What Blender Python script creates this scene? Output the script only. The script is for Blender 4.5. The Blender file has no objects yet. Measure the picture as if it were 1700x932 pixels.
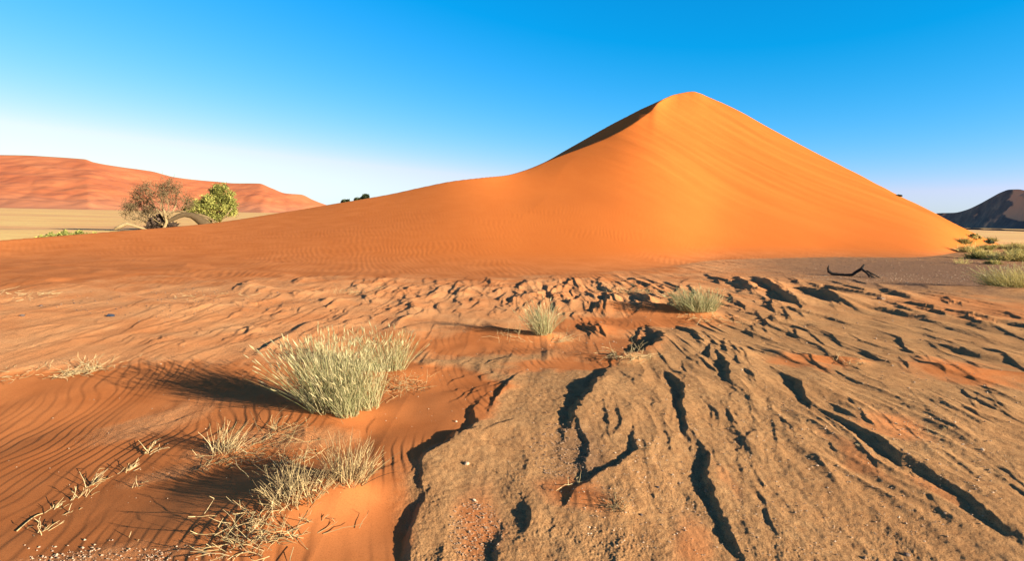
import bpy, math, random
import numpy as np
from mathutils import Vector, Matrix

R = math.radians
random.seed(7)
rng = np.random.default_rng(7)
C = bpy.context.scene.collection
scene = bpy.context.scene

# ------------------------------------------------------------------ camera
F = 944.0                     # focal length in photo pixels (1700 wide) = 20 mm on 36 mm
CAMH = 1.6
PITCH = R(6.41)
ROLL = R(1.18)
cam_d = bpy.data.cameras.new('camera')
cam_d.sensor_width = 36.0
cam_d.lens = 36.0 * F / 1700.0
cam_d.clip_start = 0.05
cam_d.clip_end = 20000
cam = bpy.data.objects.new('camera', cam_d)
C.objects.link(cam)
fw = np.array([0, math.cos(PITCH), -math.sin(PITCH)])
r0 = np.array([1.0, 0, 0]); u0 = np.array([0, math.sin(PITCH), math.cos(PITCH)])
RT = r0 * math.cos(ROLL) + u0 * math.sin(ROLL)
UP = -r0 * math.sin(ROLL) + u0 * math.cos(ROLL)
m = Matrix(((RT[0], UP[0], -fw[0], 0), (RT[1], UP[1], -fw[1], 0), (RT[2], UP[2], -fw[2], CAMH), (0, 0, 0, 1)))
cam.matrix_world = m
scene.camera = cam

# ------------------------------------------------------------------ light
SUN_EL = R(14.0)
SUN_AZ = R(120.0)             # clockwise from +Y
SUNV = np.array([math.sin(SUN_AZ) * math.cos(SUN_EL), math.cos(SUN_AZ) * math.cos(SUN_EL), math.sin(SUN_EL)])
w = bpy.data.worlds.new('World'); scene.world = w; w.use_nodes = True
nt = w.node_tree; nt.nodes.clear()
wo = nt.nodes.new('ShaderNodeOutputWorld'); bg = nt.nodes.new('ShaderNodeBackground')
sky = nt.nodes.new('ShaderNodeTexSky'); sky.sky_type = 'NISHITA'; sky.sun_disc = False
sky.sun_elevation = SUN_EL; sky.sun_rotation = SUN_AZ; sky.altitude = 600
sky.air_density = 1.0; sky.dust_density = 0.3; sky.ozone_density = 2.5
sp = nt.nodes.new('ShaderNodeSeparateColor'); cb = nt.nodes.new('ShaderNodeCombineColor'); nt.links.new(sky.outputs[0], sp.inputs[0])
def wm(op, a, b):
    o = nt.nodes.new('ShaderNodeMath'); o.operation = op
    for s_, v_ in zip(o.inputs, (a, b)):
        if isinstance(v_, (int, float)): s_.default_value = v_
        else: nt.links.new(v_, s_)
    return o.outputs[0]
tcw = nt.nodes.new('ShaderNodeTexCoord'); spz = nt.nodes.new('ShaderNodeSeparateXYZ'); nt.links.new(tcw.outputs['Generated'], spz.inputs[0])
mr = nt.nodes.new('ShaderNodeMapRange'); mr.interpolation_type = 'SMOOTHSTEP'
for k_, v_ in (('From Min', 0.42), ('From Max', 0.62), ('To Min', 1.0), ('To Max', 0.1)): mr.inputs[k_].default_value = v_  # dims the unseen sky overhead to cut fill light in the shadows
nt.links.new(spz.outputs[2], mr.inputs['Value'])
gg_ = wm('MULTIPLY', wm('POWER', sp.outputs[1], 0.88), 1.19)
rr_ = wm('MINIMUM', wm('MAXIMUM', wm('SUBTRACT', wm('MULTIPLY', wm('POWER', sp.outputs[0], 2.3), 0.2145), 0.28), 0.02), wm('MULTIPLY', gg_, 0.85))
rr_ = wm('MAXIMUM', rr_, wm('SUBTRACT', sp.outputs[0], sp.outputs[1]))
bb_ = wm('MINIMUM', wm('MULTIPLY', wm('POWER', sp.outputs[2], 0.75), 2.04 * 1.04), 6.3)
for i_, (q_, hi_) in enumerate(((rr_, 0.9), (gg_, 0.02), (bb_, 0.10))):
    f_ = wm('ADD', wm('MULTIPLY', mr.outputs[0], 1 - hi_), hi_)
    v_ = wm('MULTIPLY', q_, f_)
    if i_ == 0: v_ = wm('ADD', v_, wm('MULTIPLY', wm('SUBTRACT', 1.0, mr.outputs[0]), wm('MULTIPLY', sp.outputs[0], 0.2)))  # red added to the unseen high sky to warm the shadow fill
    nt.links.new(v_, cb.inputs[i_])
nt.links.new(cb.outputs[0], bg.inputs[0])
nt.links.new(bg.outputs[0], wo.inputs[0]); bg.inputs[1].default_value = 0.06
sl = bpy.data.lights.new('sun', 'SUN'); sl.energy = 5.0; sl.angle = R(0.5); sl.color = (1.0, 0.86, 0.68)
so = bpy.data.objects.new('sun', sl); C.objects.link(so)
so.rotation_euler = Vector(SUNV).to_track_quat('Z', 'Y').to_euler()
scene.view_settings.view_transform = 'Standard'
scene.view_settings.look = 'None'
scene.view_settings.exposure = 1.45
scene.view_settings.gamma = 1.0
scene.cycles.max_bounces = 6

# ------------------------------------------------------------------ pixel <-> ground
def ray(px, py):
    px = np.asarray(px, float); py = np.asarray(py, float)
    a = (px - 850) / F; b = -(py - 466) / F
    return fw[None, :] + a.reshape(-1, 1) * RT + b.reshape(-1, 1) * UP
def az_tan(px, py):
    d = ray(px, py)
    return np.arctan2(d[:, 0], d[:, 1]), d[:, 2] / np.hypot(d[:, 0], d[:, 1])
def G(px, py, z=0.0):
    d = ray(px, py)
    t = (z - CAMH) / d[:, 2]
    return d[:, 0] * t, d[:, 1] * t
def G1(px, py, z=0.0):
    x, y = G([px], [py], z); return float(x[0]), float(y[0])
def at(px, py, dist):
    d = ray([px], [py])[0]; t = dist / math.hypot(d[0], d[1])
    return Vector((d[0] * t, d[1] * t, CAMH + d[2] * t))
def to_px(x, y, z=0.0):
    v = np.stack([x, y, np.zeros_like(x) + z - CAMH], -1)
    zc = v @ fw; zc = np.where(zc < 0.05, 0.05, zc)
    return 850 + F * (v @ RT) / zc, 466 - F * (v @ UP) / zc

# ------------------------------------------------------------------ noise
_perm = np.random.default_rng(11).permutation(256); _perm = np.concatenate([_perm, _perm])
_ga = np.linspace(0, 2 * np.pi, 256, endpoint=False); _gx = np.cos(_ga); _gy = np.sin(_ga)
def perlin(x, y, seed=0):
    x = x + seed * 17.31; y = y + seed * 9.77
    xi = np.floor(x).astype(np.int64); yi = np.floor(y).astype(np.int64)
    xf = x - xi; yf = y - yi
    xi &= 255; yi &= 255
    u = xf * xf * xf * (xf * (xf * 6 - 15) + 10); v = yf * yf * yf * (yf * (yf * 6 - 15) + 10)
    def g(ix, iy, dx, dy):
        h = _perm[_perm[ix & 255] + (iy & 255)]
        return _gx[h] * dx + _gy[h] * dy
    a = g(xi, yi, xf, yf); b = g(xi + 1, yi, xf - 1, yf)
    c = g(xi, yi + 1, xf, yf - 1); d = g(xi + 1, yi + 1, xf - 1, yf - 1)
    return ((a + (b - a) * u) * (1 - v) + (c + (d - c) * u) * v) * 1.5
def fbm(x, y, seed=0, o=4, g=0.5):
    s = 0; a = 1
    for i in range(o):
        s = s + a * perlin(x * 2 ** i, y * 2 ** i, seed + i); a *= g
    return s
def ss(a, b, x):
    t = np.clip((x - a) / (b - a), 0, 1); return t * t * (3 - 2 * t)

# ------------------------------------------------------------------ the big dune (distances and heights along each bearing)
# skyline px, py, distance of the crest
SKY = np.array([(-500, 470, 19), (-200, 425, 22), (0, 400, 27), (100, 392, 29), (200, 384, 31), (300, 376, 33), (350, 371, 34.5), (400, 364, 36), (450, 356, 37), (500, 348, 38),
    (540, 341, 38.5), (600, 331, 39), (650, 322, 40), (700, 311, 41), (750, 301, 42), (800, 295, 43.5), (840, 291, 46), (870, 283, 49.5), (904, 269.2, 55),
    (938, 250, 70), (968, 233, 76), (1005, 212, 78.5), (1035, 196, 80), (1065, 181, 81), (1092, 168.5, 83), (1105, 162.5, 85), (1120, 156.8, 88), (1140, 152.6, 92), (1150, 152, 93), (1159, 153.4, 93.3), (1178, 162, 92),
    (1204, 173.5, 90.5), (1231, 186.5, 88), (1268, 207, 85), (1306, 227.7, 81.5), (1350, 251.3, 77.5), (1405, 280, 72.5), (1450, 303.4, 68.5),
    (1489, 323.6, 65.4), (1510, 334, 64), (1540, 348.5, 61.5), (1570, 364, 59.6), (1600, 379, 58.5), (1628, 392.5, 59), (1646, 401, 60), (1660, 409, 61), (1700, 412, 62), (2200, 430, 64)], float)
# lit lip of the slip face: px, py, distance
LIP = np.array([(840, 291.5, 45.8), (870, 283.7, 49.2), (904, 270.0, 53.0), (945, 253.5, 57), (979, 239.5, 60.0), (1005, 228, 62.5), (1035, 212, 66), (1058, 198.5, 69.5), (1077, 186, 73.5), (1091, 171.5, 77.5), (1104, 163, 82)], float)
FOOT = np.array([(-500, 520), (-200, 450), (0, 432), (200, 440), (400, 447), (560, 452), (700, 456), (800, 458), (900, 456), (1000, 452),
    (1080, 446), (1130, 440), (1190, 432), (1300, 429), (1400, 427), (1500, 428), (1560, 427), (1590, 421), (1610, 415), (1640, 411), (1700, 409), (2200, 430)], float)
_saz, _st = az_tan(SKY[:, 0], SKY[:, 1]); _sd = SKY[:, 2]
_o = (SKY[:, 0] < 835) | (SKY[:, 0] > 1105)
LIP = np.concatenate([SKY[_o], LIP]); LIP = LIP[np.argsort(LIP[:, 0])]
_laz, _lt = az_tan(LIP[:, 0], LIP[:, 1]); _ld = LIP[:, 2]
_faz, _ft = az_tan(FOOT[:, 0], FOOT[:, 1]); _fd = CAMH / -_ft
def pchip(x, xp, yp):
    h = np.diff(xp); d = np.diff(yp) / h
    mm = np.zeros(len(xp)); mm[0] = d[0]; mm[-1] = d[-1]
    for i in range(1, len(xp) - 1):
        if d[i - 1] * d[i] > 0:
            w1 = 2 * h[i] + h[i - 1]; w2 = h[i] + 2 * h[i - 1]
            mm[i] = (w1 + w2) / (w1 / d[i - 1] + w2 / d[i])
    x = np.clip(x, xp[0], xp[-1]); k = np.clip(np.searchsorted(xp, x) - 1, 0, len(xp) - 2)
    t = (x - xp[k]) / h[k]; t2 = t * t; t3 = t2 * t
    return (2*t3-3*t2+1)*yp[k] + (t3-2*t2+t)*h[k]*mm[k] + (-2*t3+3*t2)*yp[k+1] + (t3-t2)*h[k]*mm[k+1]
PLAIN_Z = -0.45
def _smooth(f, sig):
    k = int(4 * sig / _dg); kk = np.exp(-0.5 * (np.arange(-k, k + 1) * _dg / sig) ** 2); kk /= kk.sum()
    return np.convolve(np.pad(f, k, mode='edge'), kk, 'valid')
_g = np.linspace(-1.05, 1.05, 4201); _dg = _g[1] - _g[0]
T_dc = _smooth(pchip(_g, _saz, _sd), 0.012); T_tc = _smooth(pchip(_g, _saz, _st), 0.0012)
T_dl = np.minimum(_smooth(pchip(_g, _laz, _ld), 0.008), T_dc); T_tl = np.minimum(_smooth(pchip(_g, _laz, _lt), 0.0015), T_tc)
T_df = _smooth(pchip(_g, _faz, _fd), 0.02)
T_df = np.minimum(T_df, T_dl - 3)
_hl = CAMH + T_dl * T_tl
T_ds = _smooth(T_dl, 0.07); T_dm = _smooth(T_dl, 0.03); T_hs = _smooth(_hl, 0.06); T_hm = _smooth(_hl, 0.028)
T_hs = _smooth(np.minimum(T_hs, np.where(_g > 0.3, _hl * 1.2 + 0.05, 1e9)), 0.012)
T_hm = np.where(_g > 0.5, np.minimum(T_hm, _hl * 1.1 + .05), T_hm)
def dune(x, y):
    """height of the dune above the flat, and the zone: 0 ground, 1 dune, 2 plain beyond"""
    r = np.hypot(x, y); az = np.arctan2(x, y)
    I_ = lambda T: np.interp(az, _g, T)
    dc = I_(T_dc); hc = CAMH + dc * I_(T_tc); df = I_(T_df); dl = I_(T_dl); hl = CAMH + dl * I_(T_tl)
    ds = I_(T_ds); hs_ = I_(T_hs); hm = I_(T_hm)
    t = np.clip((r - df) / np.maximum(dl - df, 0.1), 0, 1)
    base_s = lambda q: hs_ * np.clip((q - df) / np.maximum(ds - df, 0.1), 0, None) ** 1.5
    dm = I_(T_dm); b_l = base_s(dm)
    mid_s = lambda q: base_s(q) + (hm - b_l) * np.clip((q - df) / np.maximum(dm - df, 0.1), 0, 1.3) ** 2.2
    front = mid_s(r) + (hl - mid_s(dl)) * t ** 12
    t2 = np.clip((r - dl) / np.maximum(dc - dl, 0.05), 0, 1)
    slip = hl + (hc - hl) * t2
    back = hc - np.maximum(r - dc - 0.3, 0) * (0.15 - 0.13 * ss(0.45, 0.6, az) * (1 - ss(0.3, 2, hc)) + 0.42 * ss(3, 12, hc))
    h = np.where(r < dl, front, np.where(r < dc, slip, back))
    h = np.where(r <= dc, np.where(r < df, 0, h), np.maximum(h, PLAIN_Z))
    zone = np.where(r < df, 0, np.where((r <= dc) | (h > PLAIN_Z + 1e-4), 1, 2))
    # beyond the frame on either side the dune's back fades out
    flatz = (hc < 0.04) & (az > 0.5)
    zone = np.where(flatz & (r > df), 2, zone)
    return h, zone, r - df, r - dc, az

# ------------------------------------------------------------------ traced scarps: right hand (sunward) edge, px py width-px
SC = [
 [(1113,630,8),(1135,648,22),(1133,676,22),(1143,720,16),(1147,742,6)],
 [(1154,730,5),(1179,760,24),(1174,787,22),(1188,831,26),(1216,891,30),(1232,927,18),(1245,960,10)],
 [(1006,620,14),(985,655,40),(962,680,32),(955,705,28),(940,724,8)],
 [(960,712,6),(977,740,18),(973,775,12),(979,797,8)],
 [(1052,722,6),(1059,755,18),(1023,783,22),(979,803,22),(948,833,14)],
 [(862,622,3),(840,644,14),(830,660,14),(812,686,5)],
 [(802,664,4),(784,684,12),(792,708,22),(774,724,10)],
 [(843,705,8),(812,718,6)],
 [(782,721,6),(756,728,30),(748,744,36),(716,760,26),(698,774,8)],
 [(701,766,8),(700,800,13),(704,825,6)],
 [(707,827,8),(696,863,25),(684,899,26),(678,932,20),(674,965,14)],
 [(870,836,5),(881,863,19),(877,887,14),(866,898,3)],
 [(832,888,6),(826,932,20),(826,955,18)],
 [(911,849,2),(923,883,6),(914,905,2)],
 [(1002,678,4),(1010,710,8)], [(1024,684,4),(1033,708,9),(1022,726,5)],
 [(870,756,3),(877,770,6),(873,786,3)],
 [(1080,546,8),(1102,564,34),(1097,578,46),(1064,592,26),(1046,598,8)],
 [(1066,545,6),(1056,569,13)], [(1148,554,5),(1165,574,11)], [(1168,556,5),(1190,581,9)],
 [(1201,571,5),(1205,594,11)], [(1211,574,5),(1226,596,9)], [(1179,582,6),(1177,600,11)],
 [(1192,597,8),(1210,619,30),(1213,638,14)], [(1157,600,5),(1183,620,9)],
 [(1024,596,20),(1018,602,12)], [(992,542,6),(1003,558,11)],
 [(1288,623,5),(1328,646,28),(1341,673,12)],
 [(1343,675,5),(1375,692,12),(1419,714,16),(1467,740,24),(1491,763,20),(1508,783,4)],
 [(1505,765,5),(1539,787,16),(1587,811,22),(1619,835,28),(1651,863,28),(1679,883,22),(1702,896,8)],
 [(1166,670,3),(1192,692,6),(1192,706,3)], [(1198,676,3),(1220,706,6)],
 [(1226,698,3),(1252,720,7),(1230,745,4)], [(1250,775,4),(1264,805,7)],
 [(1250,806,3),(1272,839,7),(1282,871,9),(1288,901,3)],
 [(1365,671,3),(1390,683,9),(1413,697,6)], [(1413,674,3),(1443,708,9)],
 [(1560,753,2),(1600,780,5),(1637,808,3)], [(1541,697,2),(1580,715,7),(1617,737,3)],
 [(1649,785,3),(1700,823,9),(1740,850,6)], [(1521,655,2),(1575,690,4)],
 [(1545,651,2),(1600,680,8),(1665,713,4)], [(1577,635,2),(1630,660,7),(1673,681,3)],
 [(1617,639,2),(1650,652,8),(1689,669,4)], [(1515,599,3),(1540,611,10),(1561,621,4)],
 [(1493,598,3),(1506,615,7)], [(1433,586,3),(1455,598,13),(1472,609,4)],
 [(1609,573,2),(1650,588,8),(1685,601,3)], [(1529,567,2),(1570,580,8),(1617,593,3)],
 [(1250,462,6),(1270,475,22),(1292,485,12)], [(1286,483,8),(1318,502,22)],
 [(1338,487,10),(1372,493,30),(1389,505,12)], [(1312,474,4),(1390,484,14),(1457,496,14)],
 [(1376,468,4),(1432,485,12)],
 [(228,688,2),(290,676,5),(330,668,2)], [(1105,470,6),(1125,480,12)],
 [(870,470,4),(862,480,9)], [(560,500,4),(545,512,9)], [(640,478,4),(625,490,8)], [(770,477,5),(758,490,13)],
 [(840,487,4),(828,500,10)], [(858,490,4),(850,503,10)], [(915,488,6),(918,498,12)], [(965,494,7),(945,508,14)],
 [(1005,490,6),(1010,500,16)], [(1005,502,5),(985,518,14)], [(1050,492,8),(1075,505,20)], [(1000,478,6),(1012,486,12)],
 [(620,700,3),(612,712,3)], [(650,775,3),(625,788,5)],
]
_r = random.Random(5)
def _short(n, x0, x1, y0, y1, lx, ly, w0, w1, jit, sel=None):
    for _ in range(n):
        cx, cy = _r.uniform(x0, x1), _r.uniform(y0, y1)
        if sel and not sel(cx, cy): continue
        k = _r.uniform(0.5, 1.2); fx, fy = _r.uniform(*lx) * k, _r.uniform(*ly) * k; w_ = _r.uniform(w0, w1) * _r.uniform(0.6, 1.2)
        pl = []
        for t in (-0.5, -0.2, 0.15, 0.5):
            pl.append((cx + fx * t + _r.gauss(0, jit), cy + fy * t + _r.gauss(0, jit * 0.2), w_ * (1 - abs(t) * 1.3)))
        SC.append(pl)
_short(190, 600, 1150, 464, 524, (-20, 12), (7, 17), 3, 7, 4, lambda a, b: b > 462 + 0.0 * a)
_short(85, 950, 1330, 466, 556, (0, 30), (10, 22), 3, 10, 3, lambda a, b: not (1000 < a < 1200 and 515 < b < 550))
_short(80, 380, 700, 466, 550, (-36, -12), (7, 14), 4, 10, 4)
_short(60, 200, 600, 500, 590, (-46, -20), (8, 16), 4, 10, 4)
_short(80, 1180, 1690, 468, 545, (50, 150), (12, 28), 5, 12, 5, lambda a, b: b > 455 + 0.05 * (a - 1180))
_short(70, 1240, 1700, 545, 700, (80, 190), (30, 66), 3, 8, 6, lambda a, b: b < 560 + 0.30 * (a - 1240) + 30)
_short(46, 1260, 1720, 650, 900, (46, 110), (36, 80), 2, 6, 4, lambda a, b: b < 650 + 0.75 * (a - 1180))
_short(26, 1010, 1330, 650, 900, (8, 44), (36, 90), 2, 6, 5)
_short(50, 0, 360, 470, 575, (-70, -24), (6, 13), 4, 9, 4)
_short(16, 1000, 1260, 545, 640, (4, 26), (12, 26), 5, 10, 3)
_short(12, 950, 1280, 640, 800, (4, 24), (20, 44), 3, 8, 5)
_short(14, 700, 860, 590, 660, (-44, -18), (9, 18), 3, 8, 4)
def scarps(x, y, h):
    sv = np.array([SUNV[0], SUNV[1]]); sv /= np.hypot(*sv)
    for k, pl in enumerate(SC):
        a = np.array(pl, float)
        X, Y = G(a[:, 0], a[:, 1])
        zc = (np.stack([X, Y, np.full(len(X), -CAMH)], -1) @ fw)
        A = a[:, 2] * zc / F * math.tan(SUN_EL) * 1.18
        A = np.minimum(A, 0.10)
        L = 0.10 + 7.0 * A.max()
        pad = L * 3
        bb = np.nonzero((x > X.min() - 0.4) & (x < X.max() + pad) & (y > Y.min() - pad) & (y < Y.max() + pad))[0]
        if len(bb) == 0: continue
        qx, qy = x[bb], y[bb]
        wob = 0.35 * A.max() + 0.01
        qr = np.hypot(qx, qy); f1 = wob * (1 - ss(9, 20, qr)); f2 = wob * (1 - ss(4, 8, qr))
        px_ = qx + f1 * perlin(qx * 9, qy * 5, 40 + k) + f2 * 0.6 * perlin(qx * 25, qy * 15, 60) + 0.05 * ss(8, 14, qr) * perlin(qx * 1.6, qy * 0.9, 61)
        py_ = qy + wob * perlin(qx * 9, qy * 5, 80 + k)
        best = np.full(len(bb), 1e9); sd = np.zeros(len(bb)); am = np.zeros(len(bb)); ov = np.zeros(len(bb))
        n = len(X)
        for i in range(n - 1):
            d = np.array([X[i + 1] - X[i], Y[i + 1] - Y[i]]); ln = np.hypot(*d); d /= ln
            nn = np.array([-d[1], d[0]])
            if nn @ sv < 0: nn = -nn
            vx, vy = px_ - X[i], py_ - Y[i]
            t = vx * d[0] + vy * d[1]
            tcl = np.clip(t, 0, ln)
            ex, ey = vx - tcl * d[0], vy - tcl * d[1]
            dist = np.hypot(ex, ey)
            s = vx * nn[0] + vy * nn[1]
            o = np.zeros_like(t)
            if i == 0: o = np.maximum(o, -t)
            if i == n - 2: o = np.maximum(o, t - ln)
            b = dist < best
            best = np.where(b, dist, best); sd = np.where(b, np.sign(s) * dist, sd)
            am = np.where(b, A[i] + (A[i + 1] - A[i]) * tcl / ln, am); ov = np.where(b, o, ov)
        ramp = 0.014 + 0.9 * A.max() + 0.35 * qr ** 2 / 1.6 * 0.0008
        g = np.where(sd > 0, np.exp(-(sd / L) ** 1.3), np.clip(1 + sd / ramp, 0, 1) ** 1.5)
        g = g * np.exp(-(ov / (0.05 + 2.0 * A.max())) ** 2)
        h[bb] += am * g
    return h

def saw(x, y, lam, warp, seed, stretch=4.0, ramp=0.14, p=1.3, lo=-0.1, hi=0.45):
    ramp = np.clip(ramp + 0.30 * (np.hypot(x, y) ** 2 / 1.6 * 0.0008) / lam, ramp, 0.5)
    X = x + warp * perlin(x / (2.2 * lam), y / (2.2 * lam * stretch * 0.6), seed) + 0.35 * warp * perlin(x / (0.7 * lam), y / (0.9 * lam * stretch * .6), seed + 3)
    ph = X / lam; k = np.floor(ph); fr = ph - k
    h = np.where(fr < ramp, fr / ramp, ((1 - fr) / (1 - ramp)) ** p)
    a = ss(lo, hi, perlin(k * 3.71 + 0.5, y / (lam * stretch), seed + 7) + 0.35 * perlin(x / lam * .5, y / (lam * stretch * 0.6), seed + 9))
    return h * a

# sand tails behind the tufts: px,py of the tuft, length, width, height (metres)
TAILS = [(560, 690, 2.6, 0.38, 0.10), (900, 563, 2.6, 0.30, 0.10), (1155, 524, 3.6, 0.42, 0.13), (1040, 604, 1.5, 0.16, 0.05),
         (1690, 488, 4.0, 0.5, 0.14), (372, 738, 1.2, 0.2, 0.06), (570, 825, 0.9, 0.3, 0.08), (480, 850, 1.0, 0.35, 0.08), (650, 625, 1.6, 0.4, 0.06),
         (1420, 608, 1.4, 0.16, 0.05), (1700, 632, 2.4, 0.22, 0.07), (1015, 845, 0.6, 0.12, 0.03)]
def soft_ell(px, py, L):
    v = np.zeros_like(px)
    for cx, cy, rx, ry, ang, k in L:
        c, s_ = math.cos(R(ang)), math.sin(R(ang))
        dx, dy = px - cx, py - cy
        u = (dx * c + dy * s_) / rx; q = (-dx * s_ + dy * c) / ry
        v = np.maximum(v, k * (1 - ss(0.35, 1.35, np.sqrt(u * u + q * q))))
    return v
def poly_mask(px, py, P, soft):
    P = np.array(P, float); n = len(P)
    inside = np.zeros(px.shape, bool); dmin = np.full(px.shape, 1e9)
    for i in range(n):
        ax, ay = P[i]; bx, by = P[(i + 1) % n]
        cond = ((ay > py) != (by > py)) & (px < (bx - ax) * (py - ay) / (by - ay + 1e-9) + ax)
        inside ^= cond
        dx, dy = bx - ax, by - ay; l2 = dx * dx + dy * dy
        t = np.clip(((px - ax) * dx + (py - ay) * dy) / l2, 0, 1)
        dmin = np.minimum(dmin, np.hypot(px - ax - t * dx, (py - ay - t * dy) * 2))
    return ss(-soft, soft, np.where(inside, dmin, -dmin))
SAND_UP = [(1130,380),(1130,448),(900,460),(560,460),(300,462),(0,475),(-400,500),(-3000,560),(-3000,300),(1130,300)]
SAND_POLY = [(-1500,1400),(640,1400),(664,932),(690,860),(690,800),(740,742),(800,700),(850,640),
             (760,612),(640,598),(430,604),(250,596),(0,604),(-600,640),(-1500,700)]
SAND_E = [(760,572,210,22,0,1),(1040,536,170,20,-3,1),(940,608,120,14,-4,1),(1355,604,80,12,4,.8),(1620,625,130,18,6,.8),(960,828,60,30,20,.8),
          (1490,720,70,20,14,.55),(800,880,50,70,0,.6),(1000,580,110,34,0,.65),(1420,762,90,14,28,.42),(1210,800,40,12,60,.3),(1150,905,40,50,0,.45),(1640,515,200,22,4,.5),
          (700,680,90,60,0,1),(1560,820,70,12,33,.4)]
CRUST_E = [(250,680,130,20,-8,.8),(500,722,130,16,6,.75),(120,915,190,30,-4,.8),(270,765,80,14,-10,.6),(340,740,60,12,0,.6),(700,870,50,110,0,.5)]
GRAVEL_E = [(1560,455,330,34,3,1),(960,760,40,50,0,.35),(1330,440,120,14,0,.6)]
def masks(x, y, zone, dfoot):
    px, py = to_px(x, y)
    wx = 22 * perlin(x * 1.7, y * 1.7, 21) + 10 * perlin(x * 6, y * 5, 22); wy = 10 * perlin(x * 1.7, y * 1.7, 23) + 5 * perlin(x * 6, y * 5, 24)
    qx, qy = px + wx, py + wy
    sand = np.maximum(poly_mask(qx, qy, SAND_POLY, 16), poly_mask(qx, qy + 12 * perlin(x / 1.5, y / 4, 26) - 6, SAND_UP, 45))
    sand = np.maximum(sand, soft_ell(qx, qy, SAND_E))
    sand = sand * (1 - soft_ell(qx, qy, CRUST_E))
    sand = np.where(zone > 0, 1.0, sand)
    crust = (1 - sand)
    # the middle distance is sandier than the near right
    near = ss(520, 640, py + 0.12 * (px - 600)) * ss(560, 760, px + 0.5 * (py - 560))
    near = np.maximum(near, 0.75 * ss(1180, 1400, px))
    grey = crust * np.clip(near, 0, 1) 
    gravel = soft_ell(qx, qy, GRAVEL_E) * crust
    return sand, crust, grey, gravel, px, py

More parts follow.
